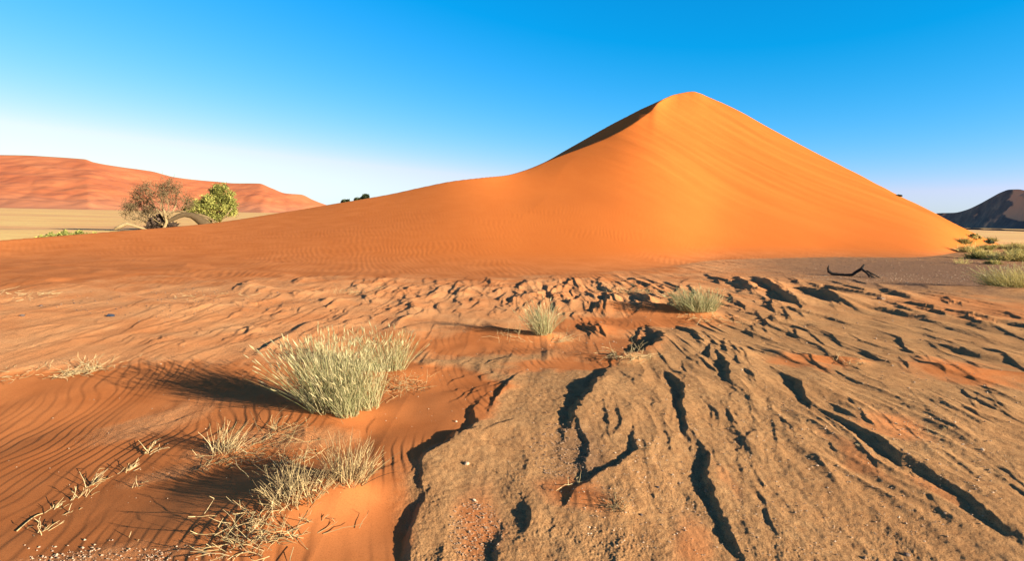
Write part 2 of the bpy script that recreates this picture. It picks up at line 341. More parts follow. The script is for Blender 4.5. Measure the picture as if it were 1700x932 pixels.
def height(x, y):
    hd, zone, dfoot, dcr, az = dune(x, y)
    sand, crust, grey, gravel, px, py = masks(x, y, zone, dfoot)
    r = np.hypot(x, y)
    near = (zone == 0) | (r < 60)
    flat = 1 - ss(0, 1.5, dfoot) * (zone > 0)
    xs = x + 0.28 * y * ss(1, 4, x) - 0.05 * y
    h = np.zeros_like(x)
    I = np.nonzero(r < 48)[0]
    X, Y, XS = x[I], y[I], xs[I]
    S, Cc, Gv, PX, PY, Z, DF = sand[I], crust[I], gravel[I], px[I], py[I], zone[I], dfoot[I]
    g0 = (Z == 0) * (1 - ss(-1.6, 0, DF))
    lod = lambda lam: 1 - ss(lam * 90, lam * 190, np.hypot(X, Y))
    hh = 0.035 * perlin(X / 2.6, Y / 3.4, 1) * (1 - ss(20, 30, np.hypot(X, Y))) * g0
    # wind chop of the crust and the middle distance
    mid = Cc * g0 * (1 - 0.8 * Gv)
    mids = np.clip(mid + 0.15 * S * g0, 0, 1)
    zone_mid = (1 - ss(560, 640, PY))             # middle distance stronger
    right = ss(1150, 1450, PX) * (PY < 720)
    a1 = mid * (0.028 * zone_mid + 0.030 * right * zone_mid + 0.003) * (0.75 + 0.25 * ss(250, 700, PX))
    hh += a1 * saw(XS, Y, 0.85, 0.55, 2, 4.5)
    hh += mid * (0.018 * zone_mid + 0.003)*(1 - 0.7 * right) * (0.35 + 0.65 * ss(250, 700, PX)) * saw(XS, Y, 0.42, 0.30, 5, 6.0)
    hh += mids * (0.008 * zone_mid + 0.0015)*(1 - 0.8 * right) * saw(XS, Y, 0.19, 0.16, 8, 9.0)
    hh += mid * (0.010 + 0.006 * right) * fbm(XS / 0.5, Y / 1.1, 12, 3)
    fgd = mid * (1 - zone_mid)
    und = perlin(XS / 0.30 + 0.8 * perlin(X / .6, Y / .9, 90), Y / 1.15, 91)
    hh += fgd * 0.020 * (1 - np.abs(und)) ** 2 * ss(-.3, .5, perlin(X / 1.2, Y / 1.6, 92)) + fgd * 0.006 * perlin(XS / 0.16, Y / 0.5, 93) * ss(-.2, .5, perlin(X / .9, Y / .9, 94))
    # lumpy crust texture
    lump = mid * lod(0.05)
    l1 = perlin(X / 0.11, Y / 0.16, 14)
    hh += lump * 0.0035 * l1 * ss(-0.4, 0.5, perlin(X / 0.6, Y / 0.8, 15))
    lodg = lambda lam: 1 - ss(lam * 130, lam * 300, np.hypot(X, Y))
    hh += mid * lodg(0.06) * 0.0022 * perlin(X / 0.065, Y / 0.085, 19) * ss(-.5, .4, perlin(X / .4, Y / .6, 20))
    hh += mid * lodg(0.03) * 0.0028 * perlin(X / 0.035, Y / 0.04, 16)
    hh += mid * lodg(0.016) * 0.0030 * perlin(X / 0.013, Y / 0.015, 17) * (0.6 + 0.8 * ss(-.2, .5, perlin(X / .5, Y / .5, 18)))
    # ripples of the loose sand
    rip = S * g0 + (Z == 1) * (1 - ss(14, 30, DF)) * (0.6 + 0 * S)
    wv = 0.14 * perlin(X / 0.55, Y / 0.8, 30) + 0.22 * perlin(X / 1.8, Y / 2.2, 31) + 0.02 * perlin(X / .15, Y / .25, 33)
    lam = 0.088
    ph = (X + 0.18 * Y + wv) / lam
    ra = ss(-0.45, 0.35, perlin(X / 0.9, Y / 1.1, 32) + 0.35 * ss(-0.5, -3, X))
    far = ss(9, 16, np.hypot(X, Y))
    rp = (0.5 + 0.5 * np.sin(2 * np.pi * ph + 0.7 * np.sin(2 * np.pi * ph)))
    smooth_patch = soft_ell(PX, PY, [(700, 680, 90, 70, 0, 1), (610, 720, 60, 40, 0, .8), (760, 640, 60, 40, 0, .7)])
    hh += rip * (1 - far) * 0.0048 * ra * rp * lod(lam) * (1 - smooth_patch) * (0.45 + 0.55 * ss(-.3, .4, perlin(X / 1.7, Y / 1.3, 39)))
    ph2 = (X + 0.25 * Y + 0.5 * perlin(X / 3, Y / 4, 34) + 0.12 * perlin(X / .9, Y / 1.2, 35)) / 0.19
    hh += rip * far * 0.0070 * (0.5 + 0.5 * np.sin(2 * np.pi * ph2)) * ss(-.6, .3, perlin(X / 4, Y / 5, 36) + 0.1) * (1 - ss(26, 44, np.hypot(X, Y)))
    hh += g0 * 0.075 * np.clip(X + 0.9, -6, 0) * ss(560, 680, PY)
    hh += S * g0 * 0.012 * fbm(X / 0.9, Y / 1.3, 37, 3)
    hh += S * g0 * 0.02 * saw(X + .4 * Y, Y, 1.1, 0.6, 38, 2.2) * ss(350, 100, PX) * .5
    # low sand steps crossing the left middle distance, lit on their crests
    st = ss(470, 455, PY) * 0 + (1 - ss(380, 620, PX)) * ss(425, 440, PY) * (1 - ss(500, 560, PY))
    ph3 = (Y + 0.55 * X + 0.8 * perlin(X / 2.5, Y / 2.5, 50) + 0.25 * perlin(X / .8, Y / .8, 51)) / 2.3
    f3 = ph3 - np.floor(ph3)
    hh += st * 0.045 * np.where(f3 < 0.8, (f3 / 0.8) ** 1.6, (1 - f3) / 0.2)
    # sand tails
    for (tx, ty, ln, wd, ht) in TAILS:
        bx, by = G1(tx, ty)
        u = -(X - bx) * 0.93 + (Y - by) * 0.36; v = (X - bx) * 0.36 + (Y - by) * 0.93
        uu = np.where(u > 0, u / ln, -u / (wd * 1.2))
        hh += ht * np.exp(-uu ** 2 * 2.2) * np.exp(-np.abs(v / wd) ** 1.6 * 1.3) * g0
    # big blown-out hollow edge lower left
    hh = scarps(X, Y, hh)
    h[I] = hh
    # the dune's own relief
    d = (zone == 1)
    up = ss(2, 20, dfoot)
    strk = (x * 0.94 - y * 0.34)
    fl = d * up * ss(0.16, 0.34, az)
    h = h + d * ss(6, 34, dfoot - 14 * ss(0.5, 0.62, az)*0) * ss(0.10, 0.34, az) * 0.09 * fbm((x * .94 + y * .34 + 1.0 * perlin(x / 12, y / 25, 71)) / 2.6, (x * .34 - y * .94) / 34, 70, 3)
    h = h + d * up * 0.35 * perlin(x / 16, y / 20, 73)*np.clip(-dcr/20,0,1)
    pl = (zone == 2)
    h = h + pl * 0.25 * fbm(x / 60, y / 60, 74, 3) * ss(2, 20, dcr) * (1-ss(200, 600, r))
    return h + hd, zone, sand, crust, grey, gravel
def Hxy(x, y):
    return float(height(np.array([x], float), np.array([y], float))[0][0])

# ------------------------------------------------------------------ node helpers
def mat(name):
    m_ = bpy.data.materials.new(name); m_.use_nodes = True
    n = m_.node_tree; n.nodes.clear()
    out = n.nodes.new('ShaderNodeOutputMaterial'); b = n.nodes.new('ShaderNodeBsdfPrincipled')
    n.links.new(b.outputs[0], out.inputs[0]); b.inputs['Roughness'].default_value = 0.9
    b.inputs['Specular IOR Level'].default_value = 0.15
    return m_, n, b
def N(n, t, **k):
    o = n.nodes.new(t)
    for a, v in k.items(): setattr(o, a, v)
    return o
def noise(n, vec, scale, detail=4, rough=0.55):
    o = N(n, 'ShaderNodeTexNoise'); o.inputs['Scale'].default_value = scale; o.inputs['Detail'].default_value = detail
    o.inputs['Roughness'].default_value = rough
    if vec is not None: n.links.new(vec, o.inputs['Vector'])
    return o.outputs['Fac']
def mix(n, fac, a, b, mode='MIX'):
    o = N(n, 'ShaderNodeMix', data_type='RGBA', blend_type=mode)
    for s, v in ((o.inputs[0], fac), (o.inputs[6], a), (o.inputs[7], b)):
        if hasattr(v, 'is_output') or isinstance(v, bpy.types.NodeSocket): n.links.new(v, s)
        elif isinstance(v, tuple): s.default_value = (*v, 1)
        else: s.default_value = v
    return o.outputs[2]
def ramp(n, fac, stops):
    o = N(n, 'ShaderNodeValToRGB'); e = o.color_ramp.elements
    while len(e) < len(stops): e.new(0.5)
    for i, (p, c) in enumerate(stops):
        e[i].position = p; e[i].color = (*c, 1) if isinstance(c, tuple) else (c, c, c, 1)
    n.links.new(fac, o.inputs[0]); return o.outputs[0]
def math_(n, op, a, b=None):
    o = N(n, 'ShaderNodeMath', operation=op)
    for s, v in zip(o.inputs, (a, b)):
        if v is None: continue
        if isinstance(v, bpy.types.NodeSocket): n.links.new(v, s)
        else: s.default_value = v
    return o.outputs[0]
def mapping(n, scale=(1, 1, 1), rot=(0, 0, 0)):
    g = N(n, 'ShaderNodeNewGeometry'); mp = N(n, 'ShaderNodeMapping')
    mp.inputs['Scale'].default_value = scale; mp.inputs['Rotation'].default_value = rot
    n.links.new(g.outputs['Position'], mp.inputs[0]); return mp.outputs[0]

def attr(n, name):
    a = N(n, 'ShaderNodeAttribute', attribute_name=name); return a

SAND_C = (0.57, 0.20, 0.052); SAND_D = (0.46, 0.145, 0.036); MIDC = (0.60, 0.315, 0.145); GREYC = (0.46, 0.295, 0.145)
def ground_material():
    m_, n, b = mat('desert_ground')
    a = attr(n, 'soil'); sep = N(n, 'ShaderNodeSeparateColor'); n.links.new(a.outputs['Color'], sep.inputs[0])
    sand, grey, gravel = sep.outputs
    a2 = attr(n, 'duneness')
    pos = mapping(n)
    n1 = noise(n, pos, 1.1, 5, 0.6); n2 = noise(n, pos, 14, 5, 0.65); n3 = noise(n, pos, 130, 3, 0.7); n4 = noise(n, pos, 420, 2, 0.7)
    s_c = mix(n, ramp(n, n1, [(0.3, 0.0), (0.7, 1.0)]), (0.46, 0.15, 0.044), (0.60, 0.22, 0.072))
    d_c = mix(n, noise(n, mapping(n, (0.35, 0.06, 0.5), (0, 0, 0.35)), 1.0, 6, 0.7), (0.56, 0.146, 0.028), (0.66, 0.195, 0.040))
    s_c = mix(n, a2.outputs['Fac'], s_c, d_c)
    m_c = mix(n, ramp(n, n1, [(0.35, 0.0), (0.65, 1.0)]), (0.60, 0.245, 0.092), (0.67, 0.335, 0.145))
    g_c = mix(n, ramp(n, n2, [(0.3, 0.0), (0.7, 1.0)]), (0.36, 0.19, 0.082), (0.50, 0.29, 0.13))
    g_c = mix(n, ramp(n, n1, [(0.35, 0.35), (0.6, 0.0)]), g_c, (0.46, 0.22, 0.085))
    v_c = mix(n, ramp(n, n2, [(0.35, 0.0), (0.65, 1.0)]), (0.17, 0.10, 0.06), (0.34, 0.20, 0.12))
    c = mix(n, grey, m_c, g_c)
    c = mix(n, gravel, c, v_c)
    edge = math_(n, 'ADD', sand, math_(n, 'MULTIPLY', math_(n, 'SUBTRACT', n2, 0.5), 0.8))
    c = mix(n, ramp(n, edge, [(0.15, 0.0), (0.85, 1.0)]), c, s_c)
    # individual grains, darker and lighter
    g_amt = math_(n, 'SUBTRACT', 1.0, math_(n, 'MULTIPLY', sand, 0.7))
    gr = mix(n, g_amt, (1, 1, 1), ramp(n, n3, [(0.32, (0.42, 0.36, 0.32)), (0.47, (1, 1, 1)), (0.68, (1.22, 1.2, 1.15))]))
    c = mix(n, 1.0, c, gr, 'MULTIPLY')
    gr2 = mix(n, g_amt, (1, 1, 1), ramp(n, n4, [(0.34, (0.55, 0.5, 0.46)), (0.5, (1.05, 1.05, 1.05))]))
    c = mix(n, 1.0, c, gr2, 'MULTIPLY')
    n.links.new(c, b.inputs['Base Color'])
    hgt = math_(n, 'ADD', math_(n, 'MULTIPLY', n3, 1.0), math_(n, 'MULTIPLY', n4, 0.45))
    bm_ = N(n, 'ShaderNodeBump'); bm_.inputs['Distance'].default_value = 0.012
    n.links.new(math_(n, 'ADD', math_(n, 'MULTIPLY', g_amt, 0.62), -0.10), bm_.inputs['Strength']); n.links.new(hgt, bm_.inputs['Height'])
    n.links.new(bm_.outputs[0], b.inputs['Normal'])
    b.inputs['Roughness'].default_value = 1.0; b.inputs['Specular IOR Level'].default_value = 0.02
    return m_
def plain_material():
    m_, n, b = mat('plain_ground')
    pos = mapping(n, (0.004, 0.03, 1)); pos2 = mapping(n)
    n1 = noise(n, pos, 1.0, 5, 0.6); n2 = noise(n, mapping(n, (0.05, 0.25, 1)), 1.0, 5, 0.65); n3 = noise(n, pos2, 2.5, 4, 0.6)
    c = mix(n, ramp(n, n1, [(0.38, 0.0), (0.62, 1.0)]), (0.85, 0.50, 0.17), (0.74, 0.36, 0.15))
    c = mix(n, ramp(n, n2, [(0.45, 0.0), (0.62, 0.85)]), c, (0.90, 0.63, 0.21))
    c = mix(n, ramp(n, n2, [(0.33, 0.7), (0.40, 0.0)]), c, (0.34, 0.22, 0.13))
    c = mix(n, ramp(n, n3, [(0.3, 0.35), (0.5, 0.0)]), c, (0.34, 0.24, 0.10))
    n.links.new(c, b.inputs['Base Color']); b.inputs['Roughness'].default_value = 1.0
    return m_

# ------------------------------------------------------------------ build the terrain sheet
def tag(o, label=None, cat=None, group=None, kind=None):
    if label: o['label'] = label
    if cat: o['category'] = cat
    if group: o['group'] = group
    if kind or label: o['kind'] = kind or 'thing'
    return o
def grid_mesh(name, V, faces, material, attrs=None):
    me = bpy.data.meshes.new(name)
    nv = len(V); nf = len(faces)
    me.vertices.add(nv); me.vertices.foreach_set('co', V.astype(np.float32).ravel())
    me.loops.add(nf * 4); me.loops.foreach_set('vertex_index', faces.astype(np.int32).ravel())
    me.polygons.add(nf); me.polygons.foreach_set('loop_start', np.arange(0, nf * 4, 4, dtype=np.int32))
    me.polygons.foreach_set('loop_total', np.full(nf, 4, dtype=np.int32))
    me.polygons.foreach_set('use_smooth', np.ones(nf, bool))
    me.update(calc_edges=True)
    for an, (ty, data) in (attrs or {}).items():
        at_ = me.attributes.new(an, ty, 'POINT')
        at_.data.foreach_set('color' if ty == 'FLOAT_COLOR' else 'value', data.astype(np.float32).ravel())
    me.materials.append(material)
    o = bpy.data.objects.new(name, me); C.objects.link(o)
    return o
AZ = np.concatenate([np.linspace(-180, -60, 60, endpoint=False), np.linspace(-60, -45, 90, endpoint=False)])
half = 45.0
tz = np.tan(R(half)); AZc = np.degrees(np.arctan(np.linspace(-tz, tz, 1420)))
AZ = np.concatenate([AZ, AZc, np.linspace(45, 60, 91)[1:], np.linspace(60, 180, 61)[1:]])
AZ = np.radians(AZ)
th = np.concatenate([np.linspace(85, 50, 12, endpoint=False), np.arange(50, 20, -0.078), np.arange(20, 3.2, -0.046)])
RR = CAMH / np.tan(np.radians(th))
RR = np.concatenate([RR, np.arange(RR[-1] + 0.35, 100, 0.35), np.geomspace(101, 9000, 90)])
AA, RG = np.meshgrid(AZ, RR)
X = (np.sin(AA) * RG).ravel(); Y = (np.cos(AA) * RG).ravel()
Hh, zone, sand, crust, grey, gravel = height(X, Y)
nr, nc = AA.shape
idx = np.arange(nr * nc).reshape(nr, nc)
faces = np.stack([idx[:-1, :-1], idx[:-1, 1:], idx[1:, 1:], idx[1:, :-1]], -1).reshape(-1, 4)[:, ::-1]
fz = zone.reshape(nr, nc)[:-1, :-1].ravel()
# the ends of the turn (behind the camera) are left to meet at 180 degrees
V = np.stack([X, Y, Hh], -1)
# behind the camera and far to the sides there is no dune, only ground and plain
GM = ground_material(); PM = plain_material()
dn = (zone == 1) * 1.0
dness = dn * 1.0
col = np.stack([sand, grey, gravel, np.ones_like(sand)], -1)
hd, z0, dfoot, dcr, az = dune(X, Y)
dness = ss(-0.5, 6, dfoot) * (0.35 + 0.65 * ss(-0.5, 0.15, az)) * (zone == 1)
for name, zz, mt_ in (('ground', 0, GM), ('sand_dune', 1, GM), ('plain', 2, PM)):
    fs = faces[fz == zz]
    used, inv = np.unique(fs, return_inverse=True)
    o = grid_mesh(name, V[used], inv.reshape(-1, 4), mt_,
                  {'soil': ('FLOAT_COLOR', col[used]), 'duneness': ('FLOAT', dness[used])} if zz < 2 else None)
    tag(o, kind='structure')

# ------------------------------------------------------------------ far hills
def _sm1(a, n_):
    k = np.exp(-0.5 * (np.arange(-3 * n_, 3 * n_ + 1) / n_) ** 2); k /= k.sum()
    return np.convolve(np.pad(a, 3 * n_, mode='edge'), k, 'valid')
def hill(name, pts, base_dist, material, depth_f, nx=260, ny=60, rough=3.0, seed=90, slope=0.55, fine=0.0):
    """pts: px, py, distance of the skyline; a ridge with a front and a back flank"""
    a = np.array(pts, float); az, t = az_tan(a[:, 0], a[:, 1]); d = a[:, 2]
    azs = np.linspace(az[0], az[-1], nx)
    dc = pchip(azs, az, d); hc = np.maximum(CAMH + dc * pchip(azs, az, t) , 0.5) - PLAIN_Z
    v = np.concatenate([np.linspace(-1, 0, ny), np.linspace(0, 1, ny // 3)[1:]])
    AZ2, VV = np.meshgrid(azs, v)
    DC = np.broadcast_to(dc, AZ2.shape); HC = np.broadcast_to(hc, AZ2.shape)
    wid = HC / slope * depth_f
    rr = DC + VV * np.where(VV < 0, wid, HC / slope)
    hs2 = _sm1(HC[0] if HC.ndim > 1 else HC, 14); HS = np.broadcast_to(hs2, AZ2.shape)
    prof = np.where(VV < 0, (1 + VV) ** 1.35, (1 - VV) ** 1.2)
    x = np.sin(AZ2) * rr; y = np.cos(AZ2) * rr
    env = np.clip(-VV * 4, 0, 1) * np.clip((1 + VV) * 5, 0, 1)
    z = PLAIN_Z - 0.3 + HS * prof + (HC - HS) * np.clip(1 - np.abs(VV), 0, 1) ** 9 + env * rough * (HC / hc.max()) * fbm(x / (base_dist / 9), y / (base_dist / 9), seed, 5, 0.55)
    if fine: z = z + fine * env * np.abs(perlin((x + y * .3) / (base_dist / 40), y / (base_dist / 12), seed + 6)) * (HC / hc.max())
    V_ = np.stack([x.ravel(), y.ravel(), z.ravel()], -1)
    ii = np.arange(x.size).reshape(x.shape)
    f_ = np.stack([ii[:-1, :-1], ii[:-1, 1:], ii[1:, 1:], ii[1:, :-1]], -1).reshape(-1, 4)[:, ::-1]
    o = grid_mesh(name, V_, f_, material); tag(o, kind='structure'); return o
m_, n, b = mat('far_dune_sand')
nn1 = noise(n, mapping(n, (0.012, 0.012, 0.03), (0, 0.5, 0)), 1.0, 6, 0.62)
nn2 = noise(n, mapping(n, (0.05, 0.004, 0.012), (0, 0.0, 0.5)), 1.0, 4, 0.6)
c = mix(n, ramp(n, nn1, [(0.35, 0.0), (0.65, 1.0)]), (0.42, 0.125, 0.050), (0.52, 0.185, 0.075))
c = mix(n, ramp(n, nn2, [(0.42, 0.0), (0.62, 0.55)]), c, (0.36, 0.105, 0.045))
geo = N(n, 'ShaderNodeNewGeometry'); sx = N(n, 'ShaderNodeSeparateXYZ'); n.links.new(geo.outputs['Position'], sx.inputs[0])
lowm = ramp(n, math_(n, 'DIVIDE', sx.outputs[2], 100.0), [(0.02, 1.0), (0.22, 0.0)])
c = mix(n, math_(n, 'MULTIPLY', lowm, 0.6), c, (0.55, 0.24, 0.12))
n.links.new(c, b.inputs['Base Color'])
FD = m_
hill('far_dune', [(-500, 262, 1500), (-200, 255, 1450), (0, 257, 1400), (60, 258.5, 1400), (100, 261, 1400), (140, 264, 1380), (155, 269, 1370), (200, 277, 1400), (250, 284, 1430), (290, 294, 1450),
     (330, 299, 1480), (365, 302, 1500), (385, 304, 1500), (430, 304.5, 1480), (450, 312, 1470), (475, 321, 1470), (500, 323, 1500), (520, 332, 1520), (545, 341, 1540), (600, 351, 1560)], 1400, FD, 2.6, 420, 110, 5, 90, 0.45, 3)
m_, n, b = mat('mountain_rock')
nn1 = noise(n, mapping(n, (0.02, 0.02, 0.05)), 1.0, 8, 0.7)
nn2 = noise(n, mapping(n, (0.006, 0.006, 0.012)), 1.0, 4, 0.6)
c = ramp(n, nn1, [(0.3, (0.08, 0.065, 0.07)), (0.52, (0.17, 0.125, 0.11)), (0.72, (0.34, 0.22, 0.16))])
lit_sand_at = attr(n, 'patch')
c = mix(n, lit_sand_at.outputs['Fac'], c, (0.85, 0.36, 0.20))  # orange sand patch, its colour brightened to stand in for sunlight
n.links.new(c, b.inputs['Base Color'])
MR = m_
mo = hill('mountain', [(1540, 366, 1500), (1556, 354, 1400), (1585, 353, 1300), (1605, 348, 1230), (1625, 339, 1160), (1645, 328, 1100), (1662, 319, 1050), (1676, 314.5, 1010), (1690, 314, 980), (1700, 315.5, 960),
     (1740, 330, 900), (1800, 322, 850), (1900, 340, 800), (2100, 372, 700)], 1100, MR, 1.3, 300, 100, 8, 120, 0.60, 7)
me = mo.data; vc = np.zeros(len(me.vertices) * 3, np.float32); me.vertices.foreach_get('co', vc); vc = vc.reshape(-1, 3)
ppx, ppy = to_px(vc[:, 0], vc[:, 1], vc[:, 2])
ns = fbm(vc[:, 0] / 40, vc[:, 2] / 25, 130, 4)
pt = ss(0.15, 0.45, ss(1664, 1690, ppx + 14 * ns) * (1 - ss(358, 372, ppy + 10 * ns)) + 0.55 * ns - 0.15)  # where the painted sunlit sand patch lies, high on the mountain
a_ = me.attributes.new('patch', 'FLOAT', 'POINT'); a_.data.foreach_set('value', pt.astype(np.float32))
m_, n, b = mat('ridge_rock')
c = ramp(n, noise(n, mapping(n, (0.12, 0.12, 0.3)), 1.0, 6, 0.7), [(0.35, (0.04, 0.035, 0.04)), (0.6, (0.12, 0.09, 0.08)), (0.8, (0.3, 0.19, 0.13))])
n.links.new(c, b.inputs['Base Color'])
hill('low_rocky_ridge', [(1560, 378, 420), (1590, 377, 415), (1610, 378.5, 410), (1640, 380, 400), (1670, 381.5, 390), (1700, 385, 385), (1740, 388, 380), (1900, 392, 360)], 400, m_, 0.9, 220, 30, 1.6, 140, 0.4, 1.0)

# ------------------------------------------------------------------ mesh builder for the objects
class MB:
    def __init__(s): s.v = []; s.f = []; s.t = []; s.mi = []
    def ribbon(s, pts, w0, w1, side, tint, mi=0):
        n0 = len(s.v); k = len(pts)
        for i, p in enumerate(pts):
            w_ = (w0 + (w1 - w0) * i / (k - 1)) * 0.5
            s.v.append(p - side * w_); s.v.append(p + side * w_); s.t += [tint, tint]
        for i in range(k - 1):
            a = n0 + 2 * i; s.f.append((a, a + 1, a + 3, a + 2)); s.mi.append(mi)
    def tube(s, pts, rad, tint=0.5, n=6, mi=0, cap=True):
        n0 = len(s.v); k = len(pts)
        up = Vector((0.13, 0.27, 0.95))
        for i, p in enumerate(pts):
            d = (pts[min(i + 1, k - 1)] - pts[max(i - 1, 0)])
            if d.length < 1e-6: d = Vector((0, 0, 1))
            d.normalize()
            a = d.cross(up)
            if a.length < 0.1: a = d.cross(Vector((1, 0, 0)))
            a.normalize(); b_ = d.cross(a)
            for j in range(n):
                q = 2 * math.pi * j / n
                s.v.append(p + (a * math.cos(q) + b_ * math.sin(q)) * rad[i]); s.t.append(tint)
        for i in range(k - 1):
            for j in range(n):
                s.f.append((n0 + i * n + j, n0 + i * n + (j + 1) % n, n0 + (i + 1) * n + (j + 1) % n, n0 + (i + 1) * n + j)); s.mi.append(mi)
        if cap:
            s.f.append(tuple(n0 + j for j in range(n))[::-1]); s.f.append(tuple(n0 + (k - 1) * n + j for j in range(n))); s.mi += [mi, mi]
    def quad(s, c, a, b_, tint, mi=0):
        n0 = len(s.v)
        s.v += [c - a - b_, c + a - b_ * 0.6, c + a * 1.1 + b_, c - a * 0.7 + b_]; s.t += [tint] * 4
        s.f.append((n0, n0 + 1, n0 + 2, n0 + 3)); s.mi.append(mi)
    def build(s, name, mats, parent=None, smooth=False, loc=None):
        me = bpy.data.meshes.new(name)
        o_ = loc or Vector((0, 0, 0))
        me.from_pydata([tuple(p - o_) for p in s.v], [], s.f)
        if not isinstance(mats, (list, tuple)): mats = [mats]
        for q in mats: me.materials.append(q)
        at_ = me.attributes.new('tint', 'FLOAT', 'POINT'); at_.data.foreach_set('value', np.array(s.t, np.float32))
        me.polygons.foreach_set('material_index', np.array(s.mi, np.int32))
        if smooth: me.polygons.foreach_set('use_smooth', np.ones(len(s.f), bool))
        me.update()
        o = bpy.data.objects.new(name, me); C.objects.link(o)
        if parent: o.parent = parent
        elif loc: o.location = loc
        return o
def empty(name, loc):
    o = bpy.data.objects.new(name, None); C.objects.link(o); o.location = loc; o.empty_display_size = 0.1; return o

def tint_mat(name, stops, transl=0.25, rough=0.7, bump=None):
    m_, n, b = mat(name)
    a = attr(n, 'tint')
    c = ramp(n, a.outputs['Fac'], stops)
    n.links.new(c, b.inputs['Base Color']); b.inputs['Roughness'].default_value = rough
    if bump:
        bb_ = N(n, 'ShaderNodeBump'); bb_.inputs['Strength'].default_value = 0.8; bb_.inputs['Distance'].default_value = bump[1]
        nf = noise(n, mapping(n, bump[2]), bump[0], 5, 0.65)
        n.links.new(nf, bb_.inputs['Height']); n.links.new(bb_.outputs[0], b.inputs['Normal'])
        c2 = mix(n, ramp(n, nf, [(0.3, 0.7), (0.6, 0.0)]), c, tuple(x * 0.35 for x in stops[0][1]))
        n.links.new(c2, b.inputs['Base Color'])
    if transl:
        out = [q for q in n.nodes if q.type == 'OUTPUT_MATERIAL'][0]
        tr = N(n, 'ShaderNodeBsdfTranslucent'); n.links.new(c, tr.inputs[0])
        mx = N(n, 'ShaderNodeMixShader'); mx.inputs[0].default_value = transl
        n.links.new(b.outputs[0], mx.inputs[1]); n.links.new(tr.outputs[0], mx.inputs[2]); n.links.new(mx.outputs[0], out.inputs[0])
    return m_
M_GRASS = tint_mat('grass_blade', [(0.0, (0.13, 0.12, 0.05)), (0.35, (0.27, 0.28, 0.12)), (0.7, (0.44, 0.40, 0.20)), (1.0, (0.60, 0.50, 0.28))])
M_PLUME = tint_mat('seed_plume', [(0.0, (0.50, 0.44, 0.22)), (1.0, (0.72, 0.64, 0.38))], 0.4)
M_STRAW = tint_mat('dry_straw', [(0.0, (0.13, 0.09, 0.05)), (0.3, (0.30, 0.22, 0.11)), (0.7, (0.50, 0.38, 0.18)), (1.0, (0.66, 0.53, 0.29))], 0.15)
M_BUSH = tint_mat('bush_leaf', [(0.0, (0.16, 0.15, 0.05)), (0.5, (0.44, 0.38, 0.12)), (1.0, (0.68, 0.56, 0.22))], 0.3)
M_LEAF = tint_mat('tree_leaf', [(0.0, (0.07, 0.08, 0.02)), (0.5, (0.24, 0.25, 0.06)), (1.0, (0.46, 0.44, 0.12))], 0.25)
M_DARKLEAF = tint_mat('dark_leaf', [(0.0, (0.02, 0.035, 0.02)), (1.0, (0.08, 0.10, 0.04))], 0.1)
M_BARK = tint_mat('bark', [(0.0, (0.08, 0.055, 0.03)), (1.0, (0.38, 0.28, 0.14))], 0, 0.9, (6.0, 0.03, (1, 1, 5)))
M_CHAR = tint_mat('charred_wood', [(0.0, (0.022, 0.018, 0.016)), (1.0, (0.20, 0.14, 0.10))], 0, 0.8, (25.0, 0.01, (3, 1, 1)))

